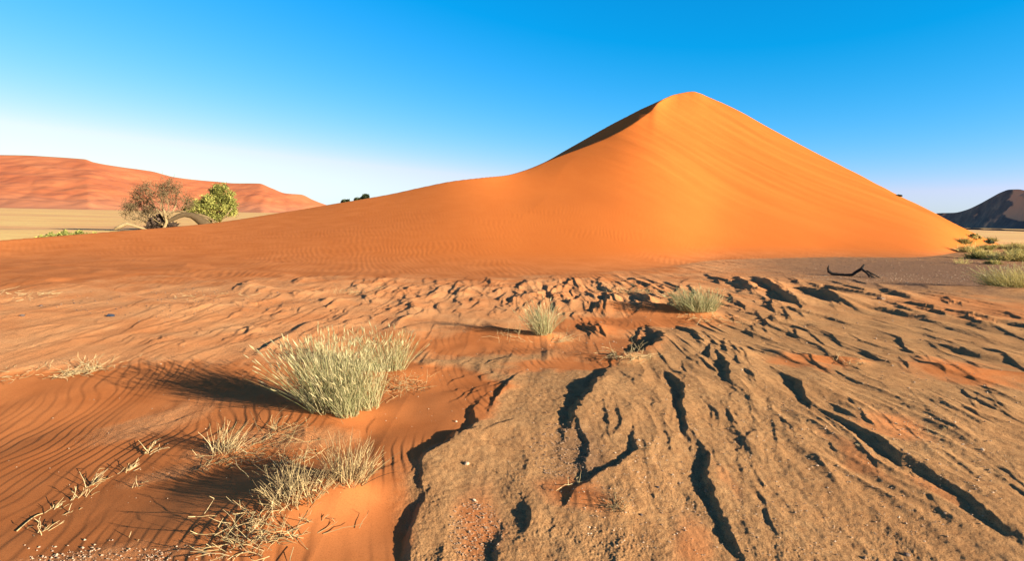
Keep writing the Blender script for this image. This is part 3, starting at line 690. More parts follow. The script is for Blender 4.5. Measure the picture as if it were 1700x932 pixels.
def rv(s=1.0): return Vector((random.gauss(0, s), random.gauss(0, s), random.gauss(0, s)))
def blade(mb, base, d, length, curve, w0, w1, tint, seg=4, mi=0):
    side = d.cross(rv()); side = side.normalized() if side.length > 1e-5 else Vector((1, 0, 0))
    pts = []
    for i in range(seg + 1):
        t = i / seg
        pts.append(base + d * (length * t) + curve * (t * t * length))
    mb.ribbon(pts, w0, w1, side, tint, mi)
    return pts, side
def tuft(px, py, label, cat='grass tuft', n=500, rb=0.15, height=0.6, lean=(-0.45, 0.05), spread=0.35, wd=0.0035, plumes=0.0,
         material=None, group=None, name='grass_tuft', plume_l=0.07, dome=False, ellip=1.0, droop=0.15, low=0.0, tints=(0.1, 0.95), subs=None, sink=0.01, plume_w=0.008):
    x, y = G1(px, py); z = Hxy(x, y)
    loc = Vector((x, y, z - sink))
    g = MB(); pl = MB()
    centres = subs or [(0, 0, 1.0)]
    for i in range(n):
        cx, cy, hs_ = random.choices(centres, weights=[c_[2] for c_ in centres])[0]
        a = random.uniform(0, 2 * math.pi); rr = rb * math.sqrt(random.random()) * hs_
        ox, oy = math.cos(a) * rr * ellip, math.sin(a) * rr
        b0 = loc + Vector((cx + ox, cy + oy, -0.01))
        sp = spread * (1.9 if random.random() < low else 1)
        d = Vector((lean[0] + ox / max(rb, .01) * sp + random.gauss(0, sp * 0.55), lean[1] + oy / max(rb, .01) * sp + random.gauss(0, sp * 0.55), 1.0))
        if dome: d = Vector((random.gauss(lean[0], 0.8), random.gauss(lean[1], 0.8), abs(random.gauss(0.7, 0.4)) + 0.1))
        d.normalize()
        L = height * hs_ * random.uniform(0.3, 1.0) ** 0.8 * (1.12 if random.random() < .06 else 1) * (0.8 if dome else 1)
        cv = Vector((random.gauss(lean[0] * 0.3, 0.13), random.gauss(0, 0.13), -droop * random.random()))
        t = random.uniform(*tints)
        pts, side = blade(g, b0, d, L, cv, wd, wd * 0.35, t)
        # side shoots
        if random.random() < 0.45:
            q = pts[2]; d2 = (d + rv(0.45)).normalized()
            blade(g, q, d2, L * random.uniform(0.15, 0.4), cv, wd * 0.7, wd * 0.3, min(1, t + 0.1), 2)
        if random.random() < plumes and L > height * hs_ * 0.5:
            tip = pts[-1]; td = (pts[-1] - pts[-2]).normalized()
            pL = plume_l * random.uniform(0.6, 1.2)
            for k in range(5):
                s2 = td.cross(rv()).normalized(); tt = random.random()
                p0 = tip - td * pL * 0.6
                m1 = p0 + td * pL * 0.45 + rv(plume_w * 0.25); m2 = p0 + td * pL + rv(plume_w * 0.2)
                pl.ribbon([p0, m1, m2], plume_w * 0.3, plume_w * 0.15, s2, tt)
                nn_ = len(pl.v); pl.v[nn_ - 4] -= s2 * plume_w * 0.4; pl.v[nn_ - 3] += s2 * plume_w * 0.4
    root = empty(name, loc)
    for part, mb, mt_ in (('blades', g, material or M_GRASS), ('seed_plume', pl, M_PLUME)):
        if mb.v:
            o = mb.build(part, mt_, None); 
            o.parent = root; o.matrix_parent_inverse = Matrix.Identity(4)
            o.data.transform(Matrix.Translation(-loc))
            if part == 'seed_plume': o['kind'] = 'stuff'
            if part == 'blades': o.name = 'blade_clump'
    tag(root, label, cat, group)
    return root

def twig_plant(px, py, label, n=14, L=0.12, lean=(-0.2, 0.3), up=0.5, w=0.004, spread=0.6, rb=0.03, group=None, cat='dry twig', name='dry_twig', material=None, tints=(0.4, 1.0), fork=0.6, zig=0.25):
    x, y = G1(px, py); z = Hxy(x, y); loc = Vector((x, y, z - 0.004))
    g = MB()
    for i in range(n):
        p = loc + Vector((random.gauss(0, rb), random.gauss(0, rb), 0))
        d = Vector((lean[0] + random.gauss(0, spread), lean[1] + random.gauss(0, spread), up * random.uniform(0.3, 1.3))).normalized()
        pts = [p.copy()]; l_ = L * random.uniform(0.4, 1.0); q = p.copy()
        for k in range(4):
            d = (d + rv(zig) * 0.6 + Vector((0, 0, -0.03))).normalized(); q = q + d * l_ / 4; pts.append(q.copy())
            if random.random() < fork * 0.5:
                d3 = (d + rv(0.6)).normalized(); g.tube([q.copy(), q + d3 * l_ * 0.3], [w * 0.4, w * 0.2], random.uniform(*tints), 3, cap=False)
        w = w * 1.0
        g.tube(pts, [w * 0.40 * (1 - 0.6 * k / 4) for k in range(5)], random.uniform(*tints), 4)
    for q in g.v:
        pass
    o = g.build(name, material or M_STRAW, None, loc=loc)
    tag(o, label, cat, group, 'stuff' if rb >= 0.16 else None); return o

# --- the large grass tufts
GR = 'tall pale grass tufts on the sand'
tuft(556, 686, 'large pale green bushy grass tuft with white plumes in left foreground', n=1650, rb=0.16, height=0.67, lean=(-0.15, 0.12), spread=0.36,
     wd=0.0034, plumes=0.34, group=GR, ellip=1.1, droop=0.1, low=0.25, subs=[(-0.02, 0.0, 1.0), (0.14, -0.14, 0.5), (-0.12, 0.12, 0.95), (0.22, 0.05, 0.7)], plume_l=0.075, plume_w=0.0068)
tuft(640, 618, 'shorter loose grass tuft just behind right of the largest tuft', n=420, rb=0.13, height=0.50, lean=(-0.12, 0.1), spread=0.32, wd=0.0036,
     plumes=0.26, group=GR, ellip=1.5, low=0.25, droop=0.2)
twig_plant(668, 640, 'low tangle of dry runners spreading right of the largest grass tuft', n=110, L=0.20, lean=(0.1, 0.0), up=0.35, spread=0.9, rb=0.14, w=0.004, cat='dry grass', name='dry_grass', tints=(0.2, 0.9))
tuft(900, 564, 'upright spiky grass tuft at the end of the middle sand tail', n=330, rb=0.11, height=0.50, lean=(-0.12, 0.05), spread=0.34, wd=0.0052,
     plumes=0.10, group=GR, low=0.25, tints=(0.3, 1.0))
twig_plant(925, 570, 'thin dry twigs fanning right of the upright spiky grass tuft', n=22, L=0.3, lean=(0.6, 0), up=0.25, spread=0.5, rb=0.05, w=0.005, cat='dry grass', name='dry_grass')
twig_plant(855, 566, 'sparse dead twigs left of the upright spiky grass tuft', n=26, L=0.28, lean=(-0.2, 0), up=0.7, spread=0.5, rb=0.16, w=0.004, cat='dry grass', name='dry_grass')
tuft(1156, 526, 'round green grass tuft on the orange mound in the middle distance', n=750, rb=0.22, height=0.46, lean=(-0.22, 0.05), spread=0.42, wd=0.006,
     plumes=0.15, group=GR, ellip=1.4, low=0.3, tints=(0.15, 0.85))
twig_plant(1165, 533, 'low dry orange grass at the foot of the round green tuft', n=60, L=0.3, lean=(0, -0.2), up=0.2, spread=0.9, rb=0.22, w=0.006, cat='dry grass', name='dry_grass')
tuft(1692, 484, 'dense yellow green grass tuft cut by the right edge', n=1300, rb=0.46, height=0.74, lean=(-0.3, 0.0), spread=0.55, wd=0.008, plumes=0.5, material=M_BUSH,
     group=GR, ellip=1.3, low=0.3, plume_l=0.10, tints=(0.45, 1.0))
tuft(1597, 438, 'small sparse spiky plant on the dark gravel before the bushes', n=70, rb=0.25, height=0.42, lean=(0, 0), spread=0.8, wd=0.012, material=M_BUSH, cat='small plant', name='spiky_plant', tints=(0.4, 1))
# --- bushes at the right end of the dune
BU = 'low yellow green bushes past the foot of the dune'
BL = [(1608, 417, .46, .40, 'round yellow bush nearest the dune foot, foremost of the bush field', 1),
      (1598, 411, .40, .34, 'low dark-based bush behind the foremost round yellow bush', .5),
      (1636, 413, .42, .32, 'darker olive bush right of the foremost round yellow bush', .3),
      (1655, 410, .40, .28, 'pale flat bush behind the olive bush', .9), (1672, 412, .40, .28, 'pale yellow bush right of the flat pale bush', .9),
      (1622, 428, .26, .28, 'small green bush below the foremost round yellow bush', .2),
      (1640, 424, .28, .26, 'small yellowish bush between the gravel and the olive bush', .7),
      (1663, 431, .42, .32, 'wide pale yellow bush in front row near the right edge', .8),
      (1694, 432, .5, .42, 'large yellow bush at the right edge above the grass tuft', .7), (1688, 421, .42, .32, 'olive bush behind the large right-edge yellow bush', .4),
      (1650, 437, .2, .16, 'tiny low bush at the front margin of the bush field', .5),
      (1700, 413, .5, .36, 'pale bush farthest back at the right edge', .8), (1684, 406, .5, .32, 'thin low bush on the far margin of the bush field', .4), (1643, 404, .5, .28, 'dark low bush against the pale far flat', .2)]
for (bx, by, rr, hh_, lb, gy) in BL:
    tuft(bx, by + 2, lb, cat='bush', n=520, rb=rr * 0.8, height=hh_ * 2.3, lean=(-0.1, 0), dome=True, wd=0.034, material=M_BUSH, group=BU, name='desert_bush', ellip=1.3, tints=(max(0, gy - .5), min(1, gy + .25)), droop=.3)
# --- foreground dry tufts
FG = 'dry straw tufts in the left foreground'
tuft(372, 741, 'small upright yellow straw tuft beside the left sand ripples', n=95, rb=0.06, height=0.24, lean=(0.25, 0.1), spread=0.35, wd=0.0045, material=M_STRAW, group=FG, name='straw_tuft', cat='dry tuft', tints=(.5, 1), ellip=1.4)
twig_plant(372, 752, 'flattened straw stalks lying under the small upright straw tuft', n=46, L=0.26, lean=(0.5, 0.05), up=0.16, spread=0.55, rb=0.09, w=0.0045, cat='dry grass', name='dry_grass', tints=(.4, 1))
tuft(578, 822, 'tallest grey straw tuft in the bottom left cluster', n=230, rb=0.11, height=0.29, lean=(0.0, 0.1), spread=0.42, wd=0.0042, material=M_STRAW, group=FG, name='straw_tuft', cat='dry tuft', tints=(.1, .75), low=.3)
tuft(492, 850, 'bushy twiggy straw tuft left of the tallest grey one', n=190, rb=0.13, height=0.23, lean=(-0.05, 0.1), spread=0.55, wd=0.0042, material=M_STRAW, group=FG, name='straw_tuft', cat='dry tuft', tints=(.1, .75), low=.4)
twig_plant(492, 852, 'stubby dead twigs around the bushy twiggy tuft', n=70, L=0.13, lean=(-.2, 0.1), up=0.7, spread=0.6, rb=0.09, w=0.006, cat='dry grass', name='dry_grass', tints=(.4, 1))
twig_plant(445, 892, 'spread mat of pale broken stalks in the bottom left cluster', n=120, L=0.20, lean=(0.0, 0.05), up=0.28, spread=0.8, rb=0.12, w=0.005, cat='dry grass', name='dry_grass', tints=(.3, 1))
twig_plant(400, 900, 'scattered stalks at the left end of the bottom cluster', n=34, L=0.16, lean=(-0.3, 0.0), up=0.2, spread=0.8, rb=0.07, w=0.005, cat='dry grass', name='dry_grass', tints=(.3, 1))
twig_plant(470, 768, 'low pale twigs behind the bushy twiggy tuft', n=44, L=0.17, lean=(0.2, 0.05), up=0.45, spread=0.6, rb=0.08, w=0.0045, cat='dry grass', name='dry_grass', tints=(.4, 1))
twig_plant(500, 720, 'dark runners under the near edge of the largest grass tuft', n=60, L=0.26, lean=(0.1, -0.1), up=0.2, spread=0.8, rb=0.16, w=0.0035, cat='dry grass', name='dry_grass', tints=(.1, .7))
twig_plant(455, 706, 'short upright dead twigs left of the largest grass tuft', n=10, L=0.13, lean=(0.1, 0), up=0.8, spread=0.3, rb=0.02, w=0.005)
TW = [(150, 770, 12, .10, 'branched straw twig pair low on the rippled sand'), (207, 752, 9, .085, 'short straw twig right of the branched pair'), (226, 779, 5, .06, 'single stubby twig below the short straw twig'),
      (130, 790, 8, .07, 'curled pale twig left below the branched pair'), (86, 808, 7, .06, 'small twig knot toward the left edge'), (107, 820, 4, .045, 'tiny leaning stalk right of the twig knot'),
      (62, 850, 8, .07, 'lowest straw twig near the left edge'), (62, 833, 4, .05, 'small stalk above the lowest left twig'), (247, 727, 14, .10, 'flat straw twigs on the pale crust patch'),
      (216, 876, 4, .03, 'tiny twig half buried by the pebbles')]
for (tx, ty, n_, l_, lb) in TW:
    twig_plant(tx, ty, lb, n=n_, L=l_ * 1.25, lean=(0.35, 0.2), up=0.5, spread=0.35, rb=0.02, w=0.006, group='dry twigs poking out of the rippled sand', tints=(.6, 1))
x0, y0 = G1(25, 845); x1, y1 = G1(68, 816)
g = MB(); P = []
for i in range(8):
    t = i / 7; xx = x0 + (x1 - x0) * t - 0.03 * math.sin(t * 3.1); yy = y0 + (y1 - y0) * t + 0.05 * math.sin(t * 3.1)
    P.append(Vector((xx, yy, Hxy(xx, yy) + 0.006)))
g.tube(P, [0.0028] * 8, 0.8, 5)
tag(g.build('curved_stalk', M_STRAW, None, smooth=True, loc=P[0]), 'long thin curved stalk lying on the sand near the left edge', 'dry stalk')
twig_plant(150, 603, 'long row of yellow dry grass along the left sand ridge', n=130, L=0.20, lean=(0.5, 0.05), up=0.18, spread=0.6, rb=0.12, w=0.006, cat='dry grass', name='dry_grass', tints=(.6, 1))
twig_plant(108, 610, 'small yellow tuft left of the dry grass row', n=30, L=0.16, lean=(0.4, 0.05), up=0.35, spread=0.5, rb=0.05, w=0.005, cat='dry grass', name='dry_grass', tints=(.6, 1))
twig_plant(12, 606, 'yellow dry grass at the left edge on the sand ridge', n=34, L=0.18, lean=(0.5, 0.05), up=0.2, spread=0.6, rb=0.12, w=0.006, cat='dry grass', name='dry_grass', tints=(.6, 1))
twig_plant(15, 495, 'faint yellow dry grass far up the left edge', n=45, L=0.26, lean=(0.5, 0.05), up=0.12, spread=0.7, rb=0.35, w=0.009, cat='dry grass', name='dry_grass', tints=(.7, 1))
twig_plant(1040, 606, 'small dry straw heap at the end of the short sand tail', n=70, L=0.24, lean=(-0.1, 0.1), up=0.3, spread=0.7, rb=0.12, w=0.005, cat='dry grass', name='dry_grass', tints=(.5, 1))
twig_plant(1022, 852, 'small dark dead plant on the crust in the centre foreground', n=42, L=0.11, lean=(-0.4, 0.3), up=0.35, spread=0.6, rb=0.03, w=0.004, cat='dead plant', name='dead_plant', tints=(.0, .5))
twig_plant(958, 806, 'pale forked twig lying in the dark crust hollow', n=4, L=0.17, lean=(-0.2, 0.2), up=0.3, spread=0.6, rb=0.01, w=0.005, tints=(.6, .9))
twig_plant(1062, 757, 'short pale twig on the crust beside the dark hollow', n=4, L=0.14, lean=(0.6, -0.1), up=0.2, spread=0.4, rb=0.02, w=0.006, tints=(.5, .8))
twig_plant(1408, 610, 'straw bits at the end of the right orange sand patch', n=24, L=0.18, lean=(0.2, 0), up=0.25, spread=0.8, rb=0.10, w=0.005, cat='dry grass', name='dry_grass', tints=(.5, 1))
twig_plant(1424, 746, 'white twig cluster on the right hand crust', n=7, L=0.06, lean=(0.2, 0), up=0.35, spread=0.8, rb=0.012, w=0.005, tints=(.9, 1))
twig_plant(1538, 722, 'straw bits on the orange patch at right', n=20, L=0.10, lean=(0.1, 0.1), up=0.3, spread=0.8, rb=0.07, w=0.004, cat='dry grass', name='dry_grass', tints=(.5, 1))
twig_plant(360, 495, 'straw flecks on the pale middle flat at left', n=18, L=0.25, lean=(0.2, 0), up=0.2, spread=0.8, rb=0.4, w=0.008, cat='dry grass', name='dry_grass', tints=(.4, 1))
twig_plant(586, 487, 'faint dry grass patch in the chopped middle ground', n=70, L=0.35, lean=(0.3, 0), up=0.15, spread=0.8, rb=0.3, w=0.008, cat='dry grass', name='dry_grass', tints=(.4, .9))
twig_plant(1050, 488, 'dry grass heap among the dark hollows of the middle ground', n=120, L=0.32, lean=(0.0, 0), up=0.22, spread=0.9, rb=0.3, w=0.007, cat='dry grass', name='dry_grass', tints=(.3, .9))

# --- the charred branch on the right
def px_curve(pts, dist, zoff=0.0):
    return [at(a, b_, dist) + Vector((0, c_, zoff)) for (a, b_, c_) in pts]
D = CAMH / -az_tan([1415], [460])[1][0]
g = MB()
bp = px_curve([(1375.5, 440.5, 0), (1374.5, 446, 0), (1376, 451, 0), (1381, 454.5, 0), (1392, 456, 0), (1405, 457, 0), (1415, 456.5, 0), (1424, 453, .1), (1433, 447.5, .1), (1441.5, 440.5, .2)], D)
g.tube(bp, [0.006, 0.03, 0.048, 0.045, 0.038, 0.038, 0.042, 0.048, 0.045, 0.026], 0.05, 9)
ch = g.build('driftwood', M_CHAR, None, smooth=True, loc=bp[4])
tag(ch, 'charred curved dead branch lying on the dark gravel before the dune', 'dead branch')
for pts, rad in (([(1433, 447, .1), (1437, 452, 0), (1441, 457, -.1), (1444, 462, -.2), (1446, 466, -.3)], [.04, .032, .022, .018, .01]),
                 ([(1437, 452, 0), (1439, 458, -.1), (1437, 464, -.2)], [.026, .02, .010]),
                 ([(1438, 450, 0), (1447, 454, 0), (1456, 459, 0), (1464, 463.5, 0), (1471, 464.5, 0)], [.03, .024, .02, .015, .006]),
                 ([(1444, 455, 0), (1447, 460, -.1), (1451, 464, -.2)], [.022, .016, .008])):
    g = MB(); g.tube([p - bp[4] for p in px_curve(pts, D)], rad, 0.35, 7)
    o = g.build('limb', M_CHAR, ch, smooth=True)

# --- stones
M_STONE = tint_mat('stone', [(0.0, (0.03, 0.04, 0.06)), (0.5, (0.30, 0.19, 0.11)), (1.0, (0.66, 0.50, 0.34))], 0, 0.75)
def stone_mesh(size, tint, name='stone', flat=0.55, sub=2):
    import bmesh
    bm = bmesh.new(); bmesh.ops.create_icosphere(bm, subdivisions=sub, radius=1.0)
    for v in bm.verts:
        k = 1 + random.uniform(-0.16, 0.16)
        v.co = Vector((v.co.x * k, v.co.y * k * 0.8, v.co.z * k * flat)) * size
    me = bpy.data.meshes.new(name); bm.to_mesh(me); bm.free(); me.materials.append(M_STONE)
    a = me.attributes.new('tint', 'FLOAT', 'POINT'); a.data.foreach_set('value', np.full(len(me.vertices), tint, np.float32))
    return me
def put_stone(px, py, spx, tint, label, group=None, name='stone'):
    x, y = G1(px, py); s = spx * math.hypot(x, y, CAMH) / F / 2
    o = bpy.data.objects.new(name, stone_mesh(s, tint)); C.objects.link(o)
    o.location = (x, y, Hxy(x, y) + s * 0.2); o.rotation_euler = (0, 0, random.uniform(0, 6)); tag(o, label, 'stone', group); return o
put_stone(184, 527, 10, 0.0, 'blue black stone alone on the pale sand at left')
put_stone(37, 529, 6, 0.15, 'small dark stone nearest the left edge on the pale sand')
put_stone(68, 509, 5, 0.2, 'small brown stone up and right of the left-edge stone')
put_stone(1462, 501, 11, 0.4, 'grey stone below the charred branch among long shadows')
put_stone(775, 778, 9, 0.75, 'sand coloured stone on the crust in the centre foreground')
put_stone(1060, 741, 5, 0.9, 'white pebble near the short pale twig')
put_stone(787, 836, 6, 0.95, 'pale flat pebble above the gravel hollow')
put_stone(1092, 814, 5, 0.1, 'dark pebble right of the small dead plant')
put_stone(1064, 861, 6, 0.2, 'brown pebble below right of the small dead plant')
put_stone(1507, 918, 8, 0.3, 'brown stone on the right crust near the bottom edge')
put_stone(1436, 925, 6, 0.45, 'grey brown pebble left of the brown bottom-edge stone')
put_stone(757, 703, 5, 0.95, 'white pebble on the smooth orange sand')
put_stone(1630, 752, 5, 0.95, 'white pebble on the right hand crust')
# uncountable pebbles and chips
def chips(name, label, regions, tl):
    import bmesh
    V_, F_, T_ = [], [], []
    base = [Vector((1, 0, 0)), Vector((0.2, .9, .1)), Vector((-.9, .3, 0)), Vector((-.3, -.9, .05)), Vector((0, 0, .6)), Vector((0, 0, -.5))]
    fc = [(0, 1, 4), (1, 2, 4), (2, 3, 4), (3, 0, 4), (1, 0, 5), (2, 1, 5), (3, 2, 5), (0, 3, 5)]
    P_ = []
    for (cx, cy, rx, ry, cnt, s0, s1, t0, t1) in regions:
        for i in range(cnt):
            a = random.uniform(0, 6.283); q = math.sqrt(random.random())
            P_.append((cx + rx * q * math.cos(a), cy + ry * q * math.sin(a), random.uniform(s0, s1) * random.random() ** .7 + s0 * .3, random.uniform(t0, t1)))
    P_ = np.array(P_); x, y = G(P_[:, 0], P_[:, 1]); z = height(x, y)[0]
    for i in range(len(P_)):
        s = P_[i, 2] * math.sqrt(x[i] ** 2 + y[i] ** 2 + 2.56) / F / 2
        q = random.uniform(0, 6.28); c_, s_ = math.cos(q), math.sin(q); n0 = len(V_)
        for b_ in base:
            k = random.uniform(.7, 1.25)
            V_.append((x[i] + (b_.x * c_ - b_.y * s_) * s * k, y[i] + (b_.x * s_ + b_.y * c_) * s * k * .8, z[i] + b_.z * s * k + s * .15)); T_.append(P_[i, 3])
        F_ += [tuple(n0 + k for k in f) for f in fc]
    me = bpy.data.meshes.new(name); me.from_pydata(V_, [], F_); me.materials.append(M_STONE)
    a = me.attributes.new('tint', 'FLOAT', 'POINT'); a.data.foreach_set('value', np.array(T_, np.float32))
    o = bpy.data.objects.new(name, me); C.objects.link(o); tag(o, label, 'pebbles', kind='stuff')
chips('pebbles', 'tiny pale and dark pebbles strewn over the crust', [
    (130, 912, 160, 24, 420, 1.2, 5, .55, .9), (330, 915, 120, 20, 160, 1.2, 4, .5, .9), (110, 880, 80, 25, 40, 2, 6, .7, 1),
    (790, 890, 45, 55, 500, 2, 6, .35, .62), (930, 750, 50, 45, 380, 2, 5, .35, .6), (1250, 700, 450, 230, 900, 1.5, 4.5, .35, .8),
    (1350, 800, 330, 130, 700, 1.5, 5, .3, .8), (1050, 830, 120, 90, 260, 1.5, 5, .3, .95), (700, 650, 120, 60, 40, 1.5, 2.5, .7, .9),
    (1480, 462, 150, 8, 320, 1, 2.4, .6, .9), (1500, 455, 200, 25, 500, 1.2, 3, .2, .7), (300, 505, 220, 25, 320, 1.3, 3.2, .1, .6), (860, 560, 700, 90, 500, 1, 3, .2, .9), (250, 720, 240, 90, 70, 1.2, 2.6, .6, .9)], 0)

# ------------------------------------------------------------------ trees on the plain at left
def grow(mb, p, d, L, r, depth, spread, tint, bend=0.12, zmin=0.1, n=5, upb=0.1, tips=None):
    pts = [p.copy()]; q = p.copy(); seg = 4
    for i in range(seg):
        d = (d + rv(bend) + Vector((0, 0, upb * 0.2))).normalized(); q = q + d * (L / seg); pts.append(q.copy())
    mb.tube(pts, [max(r * (1 - 0.45 * i / seg), .013) for i in range(seg + 1)], tint + random.uniform(-.15, .15), n, cap=False)
    if depth == 0:
        if tips is not None: tips.append(q.copy())
        return
    k = random.choice((2, 3, 3))
    for i in range(k):
        dd = (d + rv(spread) + Vector((0, 0, upb))).normalized()
        grow(mb, pts[random.choice((2, 3, 4))] if i else q, dd, L * random.uniform(0.62, 0.85), r * 0.55, depth - 1, spread, tint, bend, zmin, max(3, n - 1), upb, tips)
TD = 56.0
def tree_at(px, d=TD):
    p = at(px, 380, d); return Vector((p.x, p.y, PLAIN_Z - 0.1))
random.seed(21)
def s_px(n_): return n_ * TD / F          # photo pixels to metres at the trees
# bare bushy tree
b0 = tree_at(268); root = empty('bare_tree', b0)
tag(root, 'bare brown thorn tree with a wide leafless crown left of the green one', 'tree')
g = MB(); cr = MB()
trunk = [Vector((0, 0, 0)), Vector((0.15, 0, .5)), Vector((0.45, 0, 1.1)), Vector((0.38, 0, 1.8)), Vector((.2, 0, 2.3))]
g.tube(trunk, [.16, .14, .12, .09, .06], .9, 8)
g.tube([Vector((.38, 0, 1.3)), Vector((.9, .1, 1.9)), Vector((1.3, 0, 2.5))], [.10, .07, .04], .85, 6)
g.tube([Vector((.4, 0, 1.2)), Vector((-.1, .1, 1.9)), Vector((-.6, .1, 2.4))], [.09, .06, .04], .8, 6)
g.tube([Vector((.25, 0, .8)), Vector((-.6, .1, 1.3)), Vector((-1.5, .1, 1.5))], [.08, .06, .03], .7, 6)
g.build('trunk', M_BARK, root, smooth=True)
tips = []
for st_, dr, L, dp in [((.2, 0, 2.2), (-.3, .1, 1), 1.0, 3), ((1.2, 0, 2.4), (.4, 0, .8), .9, 3), ((-.6, .1, 2.3), (-.7, 0, .7), 1.0, 3), ((-1.4, .1, 1.5), (-.9, 0, .35), .9, 3),
                     ((.1, .2, 1.6), (-.2, .6, .8), 1.1, 3), ((.4, -.1, 1.5), (.1, -.5, .9), 1.1, 3), ((-.6, 0, 1.2), (-1, 0, .2), 1.0, 3), ((0, 0, .8), (-1, .1, .3), 1.1, 3), ((1.0, 0, 1.9), (.9, 0, .5), .9, 3),
                     ((-.3, 0, 2.0), (-.5, 0, .9), 1.2, 3), ((.7, 0, 2.1), (.1, 0, 1), 1.0, 3), ((-1.0, 0, 1.6), (-.7, 0, .8), 1.1, 3), ((0, 0, 2.2), (.1, 0, 1), 1.2, 3), ((-1.8, 0, 1.3), (-.8, 0, .5), .9, 3), ((-1.2, 0, 1.0), (-.9, 0, .15), .9, 2)]:
    grow(cr, Vector(st_), Vector(dr).normalized(), L * .8, .05, dp + 1, 0.45, .45, .14, n=4, upb=.1, tips=tips)
for tp in tips:
    for k in range(5):
        q = tp + rv(.15); a = rv(.10); 
        cr.ribbon([q, q + a, q + a * 1.5 + rv(.04)], .03, .012, a.cross(rv()).normalized(), random.uniform(.1, .55))
cr.build('crown', M_BARK, root)
# dark dead brush heap under the bare tree
def heap(name, px0, px1, h, label, n, mt_, d=TD, sz=.12, cat='brush'):
    a = tree_at(px0, d); b_ = tree_at(px1, d); mid_ = (a + b_) / 2; g_ = MB()
    hw = (b_ - a).length / 2; dr = (b_ - a).normalized()
    for i in range(n):
        u = random.uniform(-1, 1); hz = h * math.sqrt(max(0, 1 - u * u)) * random.random() ** .8 * (0.7 + .3 * math.sin(u * 9))
        p = dr * (u * hw) + Vector((0, random.uniform(-.5, .5), hz))
        g_.quad(p, rv(sz), rv(sz * .6), random.random())
    o = g_.build(name, mt_, None); o.location = mid_; tag(o, label, cat); return o
M_DEAD = tint_mat('dead_brush', [(0.0, (0.02, 0.015, 0.012)), (1.0, (0.09, 0.06, 0.04))], 0.0)
heap('dead_brush', 243, 292, 1.75, 'dark brush heap under the bare tree', 1500, M_DEAD, TD + .6)
# arching leaning trunk between the trees
b1 = tree_at(352); g = MB()
tr = [at(a, b_, TD) - b1 for a, b_ in [(347, 380), (338, 370), (327, 362), (318, 357.5), (306, 356), (296, 359), (286, 364), (276, 369), (262, 373)]]
g.tube(tr, [.50, .42, .34, .27, .22, .20, .17, .13, .06], .08, 9)
o = g.build('dead_tree', M_BARK, None, smooth=True); o.location = b1
tag(o, 'thick bent trunk arching low between the bare and green trees', 'dead trunk')
for pts, rad in (([(314, 356), (306, 352), (298, 351), (290, 352)], [.16, .11, .07, .04]), ([(304, 356), (309, 350), (318, 346)], [.12, .08, .05]), ([(322, 358), (333, 357), (345, 361), (357, 368)], [.14, .12, .10, .06])):
    g = MB(); g.tube([at(a, b_, TD) - b1 for a, b_ in pts], rad, .4, 6); lo = g.build('limb', M_BARK, o, smooth=True)
# green tree
b2 = tree_at(364, TD + .5); root = empty('green_tree', b2); tag(root, 'green leafy tree with dense rounded crown right of the bare tree', 'tree')
g = MB()
g.tube([Vector((0, 0, 0)), Vector((.05, 0, .8)), Vector((-.2, 0, 1.6)), Vector((0, 0, 2.6))], [.16, .13, .11, .06], .9, 7)
g.tube([Vector((-.4, 0, 0)), Vector((-.6, 0, 1.0)), Vector((-1.0, 0, 1.9))], [.12, .10, .05], .3, 6)
g.tube([Vector((0, 0, 1.2)), Vector((.8, 0, 1.9)), Vector((1.2, 0, 2.4))], [.10, .07, .04], .8, 6)
g.build('trunk', M_BARK, root, smooth=True)
g = MB()
def P2(px, py): return at(px, py, TD + .5) - b2
blobs = [(365, 322, 17, 13), (378, 333, 13, 14), (352, 335, 15, 13), (345, 347, 15, 10), (365, 350, 17, 12), (380, 350, 10, 9), (384, 338, 8, 8), (322, 342, 13, 9), (330, 350, 9, 6), (368, 313, 12, 6), (357, 360, 10, 5), (317, 349, 8, 6), (341, 340, 8, 7), (386, 352, 6, 6)]
cl = []
for (cx, cy, rx, ry) in blobs:
    c_ = P2(cx, cy); 
    for k in range(int(rx * ry * 0.12) + 4):
        d_ = rv(); d_.normalize(); q = random.random() ** .4
        cl.append(c_ + Vector((d_.x * s_px(rx) * q, d_.y * s_px(rx) * q * .9, d_.z * s_px(ry) * q)))
for c_ in cl:
    r_ = random.uniform(.14, .27); tb = random.uniform(0.25, .9)
    for k in range(75):
        g.quad(c_ + rv(r_ * .65), rv(.032), rv(.024), min(1, max(0, tb + random.uniform(-.25, .25))))
g.build('crown', M_LEAF, root)
# fallen log at left
b3 = tree_at(215, 50); g = MB()
g.tube([at(a, b_, 50) - b3 for a, b_ in [(190, 381), (200, 376), (210, 371.5), (219, 374), (232, 378), (246, 382)]], [.10, .14, .14, .10, .08, .05], .9, 7)
g.tube([at(a, b_, 50) - b3 for a, b_ in [(212, 372), (203, 373), (196, 378)]], [.08, .06, .03], .7, 5)
o = g.build('fallen_log', M_BARK, None, smooth=True); o.location = b3; tag(o, 'pale bent dead log left of the bare tree', 'dead log')
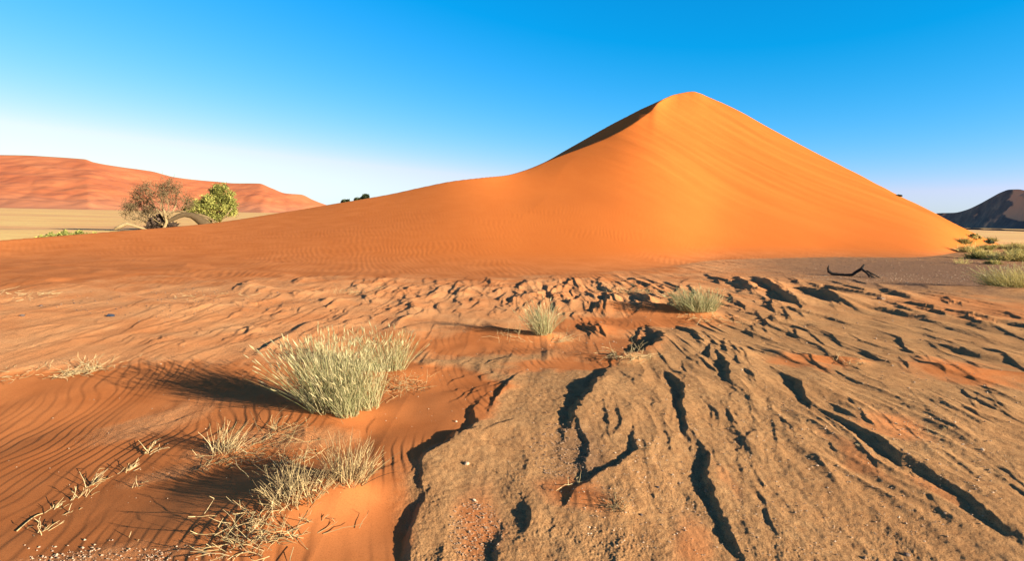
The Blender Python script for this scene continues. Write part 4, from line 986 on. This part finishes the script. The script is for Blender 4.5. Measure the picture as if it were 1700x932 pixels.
# green creeper patch
g = MB(); pc = tree_at(110, 44); pc.z = PLAIN_Z
for i in range(2600):
    px_ = random.uniform(55, 190); e = 1 - abs((px_ - 120) / 70) ** 2
    q = at(px_, 380, 44 + random.uniform(-3, 3)); q.z = PLAIN_Z + max(.02, e) * random.uniform(.05, .52) + .1 * math.sin(px_ * .25)*max(0,e)
    g.quad(q - pc, rv(.05), rv(.035), random.random())
o = g.build('creeper_patch', M_LEAF, None); o.location = pc; tag(o, 'low green creeping plants at the edge of the left sand slope', 'creeper', kind='stuff')
# far trees peeping over the shoulder
for (cx, cy, rx, ry, lb) in [(607, 327, 5.5, 5, 'largest of the dark far trees peeping over the dune shoulder'), (593, 331, 4.5, 3, 'middle dark far tree with flat crown over the dune shoulder'),
                             (571, 334, 4, 2.4, 'leftmost low dark far tree over the dune shoulder'), (577, 333.5, 3, 2, 'small dark far bush right of the leftmost far tree'), (600, 330, 2, 3, 'thin dark far tree between the two larger ones')]:
    dd = 120.0; c_ = at(cx, cy, dd); base = Vector((c_.x, c_.y, PLAIN_Z)); root = empty('far_tree', base)
    g = MB(); g.tube([Vector((0, 0, 0)), Vector((.1, 0, (c_.z - base.z) * .6)), Vector((0, 0, c_.z - base.z))], [.22, .16, .08], .3, 6); g.build('trunk', M_BARK, root)
    g = MB()
    for k in range(int(26 * rx * ry)):
        d_ = rv(); d_.normalize(); q = random.random() ** .4; s_ = dd / F
        g.quad(Vector((d_.x * rx * s_ * q, d_.y * rx * s_ * q, c_.z - base.z + d_.z * ry * s_ * q - .1)), rv(.12), rv(.09), random.random())
    g.build('crown', M_DARKLEAF, root); tag(root, lb, 'tree', 'far trees behind the dune shoulder')
# shrubs growing on the dune's right flank
def flank_bush(px, py, dist, s, lb, mt_, n=260):
    c_ = at(px, py, dist); zz = Hxy(c_.x, c_.y); base = Vector((c_.x, c_.y, zz)); g = MB()
    for k in range(n):
        d_ = rv(); d_.normalize(); q = random.random() ** .4
        g.quad(Vector((d_.x * s * 1.5 * q, d_.y * s * q, abs(d_.z) * s * .75 * q)), rv(s * .13), rv(s * .10), random.random())
    o = g.build('shrub', mt_, None); o.location = base; tag(o, lb, 'shrub')
flank_bush(1492, 325, 64.6, .22, 'small dark shrub on the skyline of the dune right flank', M_DARKLEAF)
flank_bush(1617, 391, 57.0, .42, 'yellow green shrub on the lower right dune slope', M_BUSH)
flank_bush(1640, 404, 58.5, .32, 'dark green shrub at the tip of the dune foot', M_DARKLEAF)
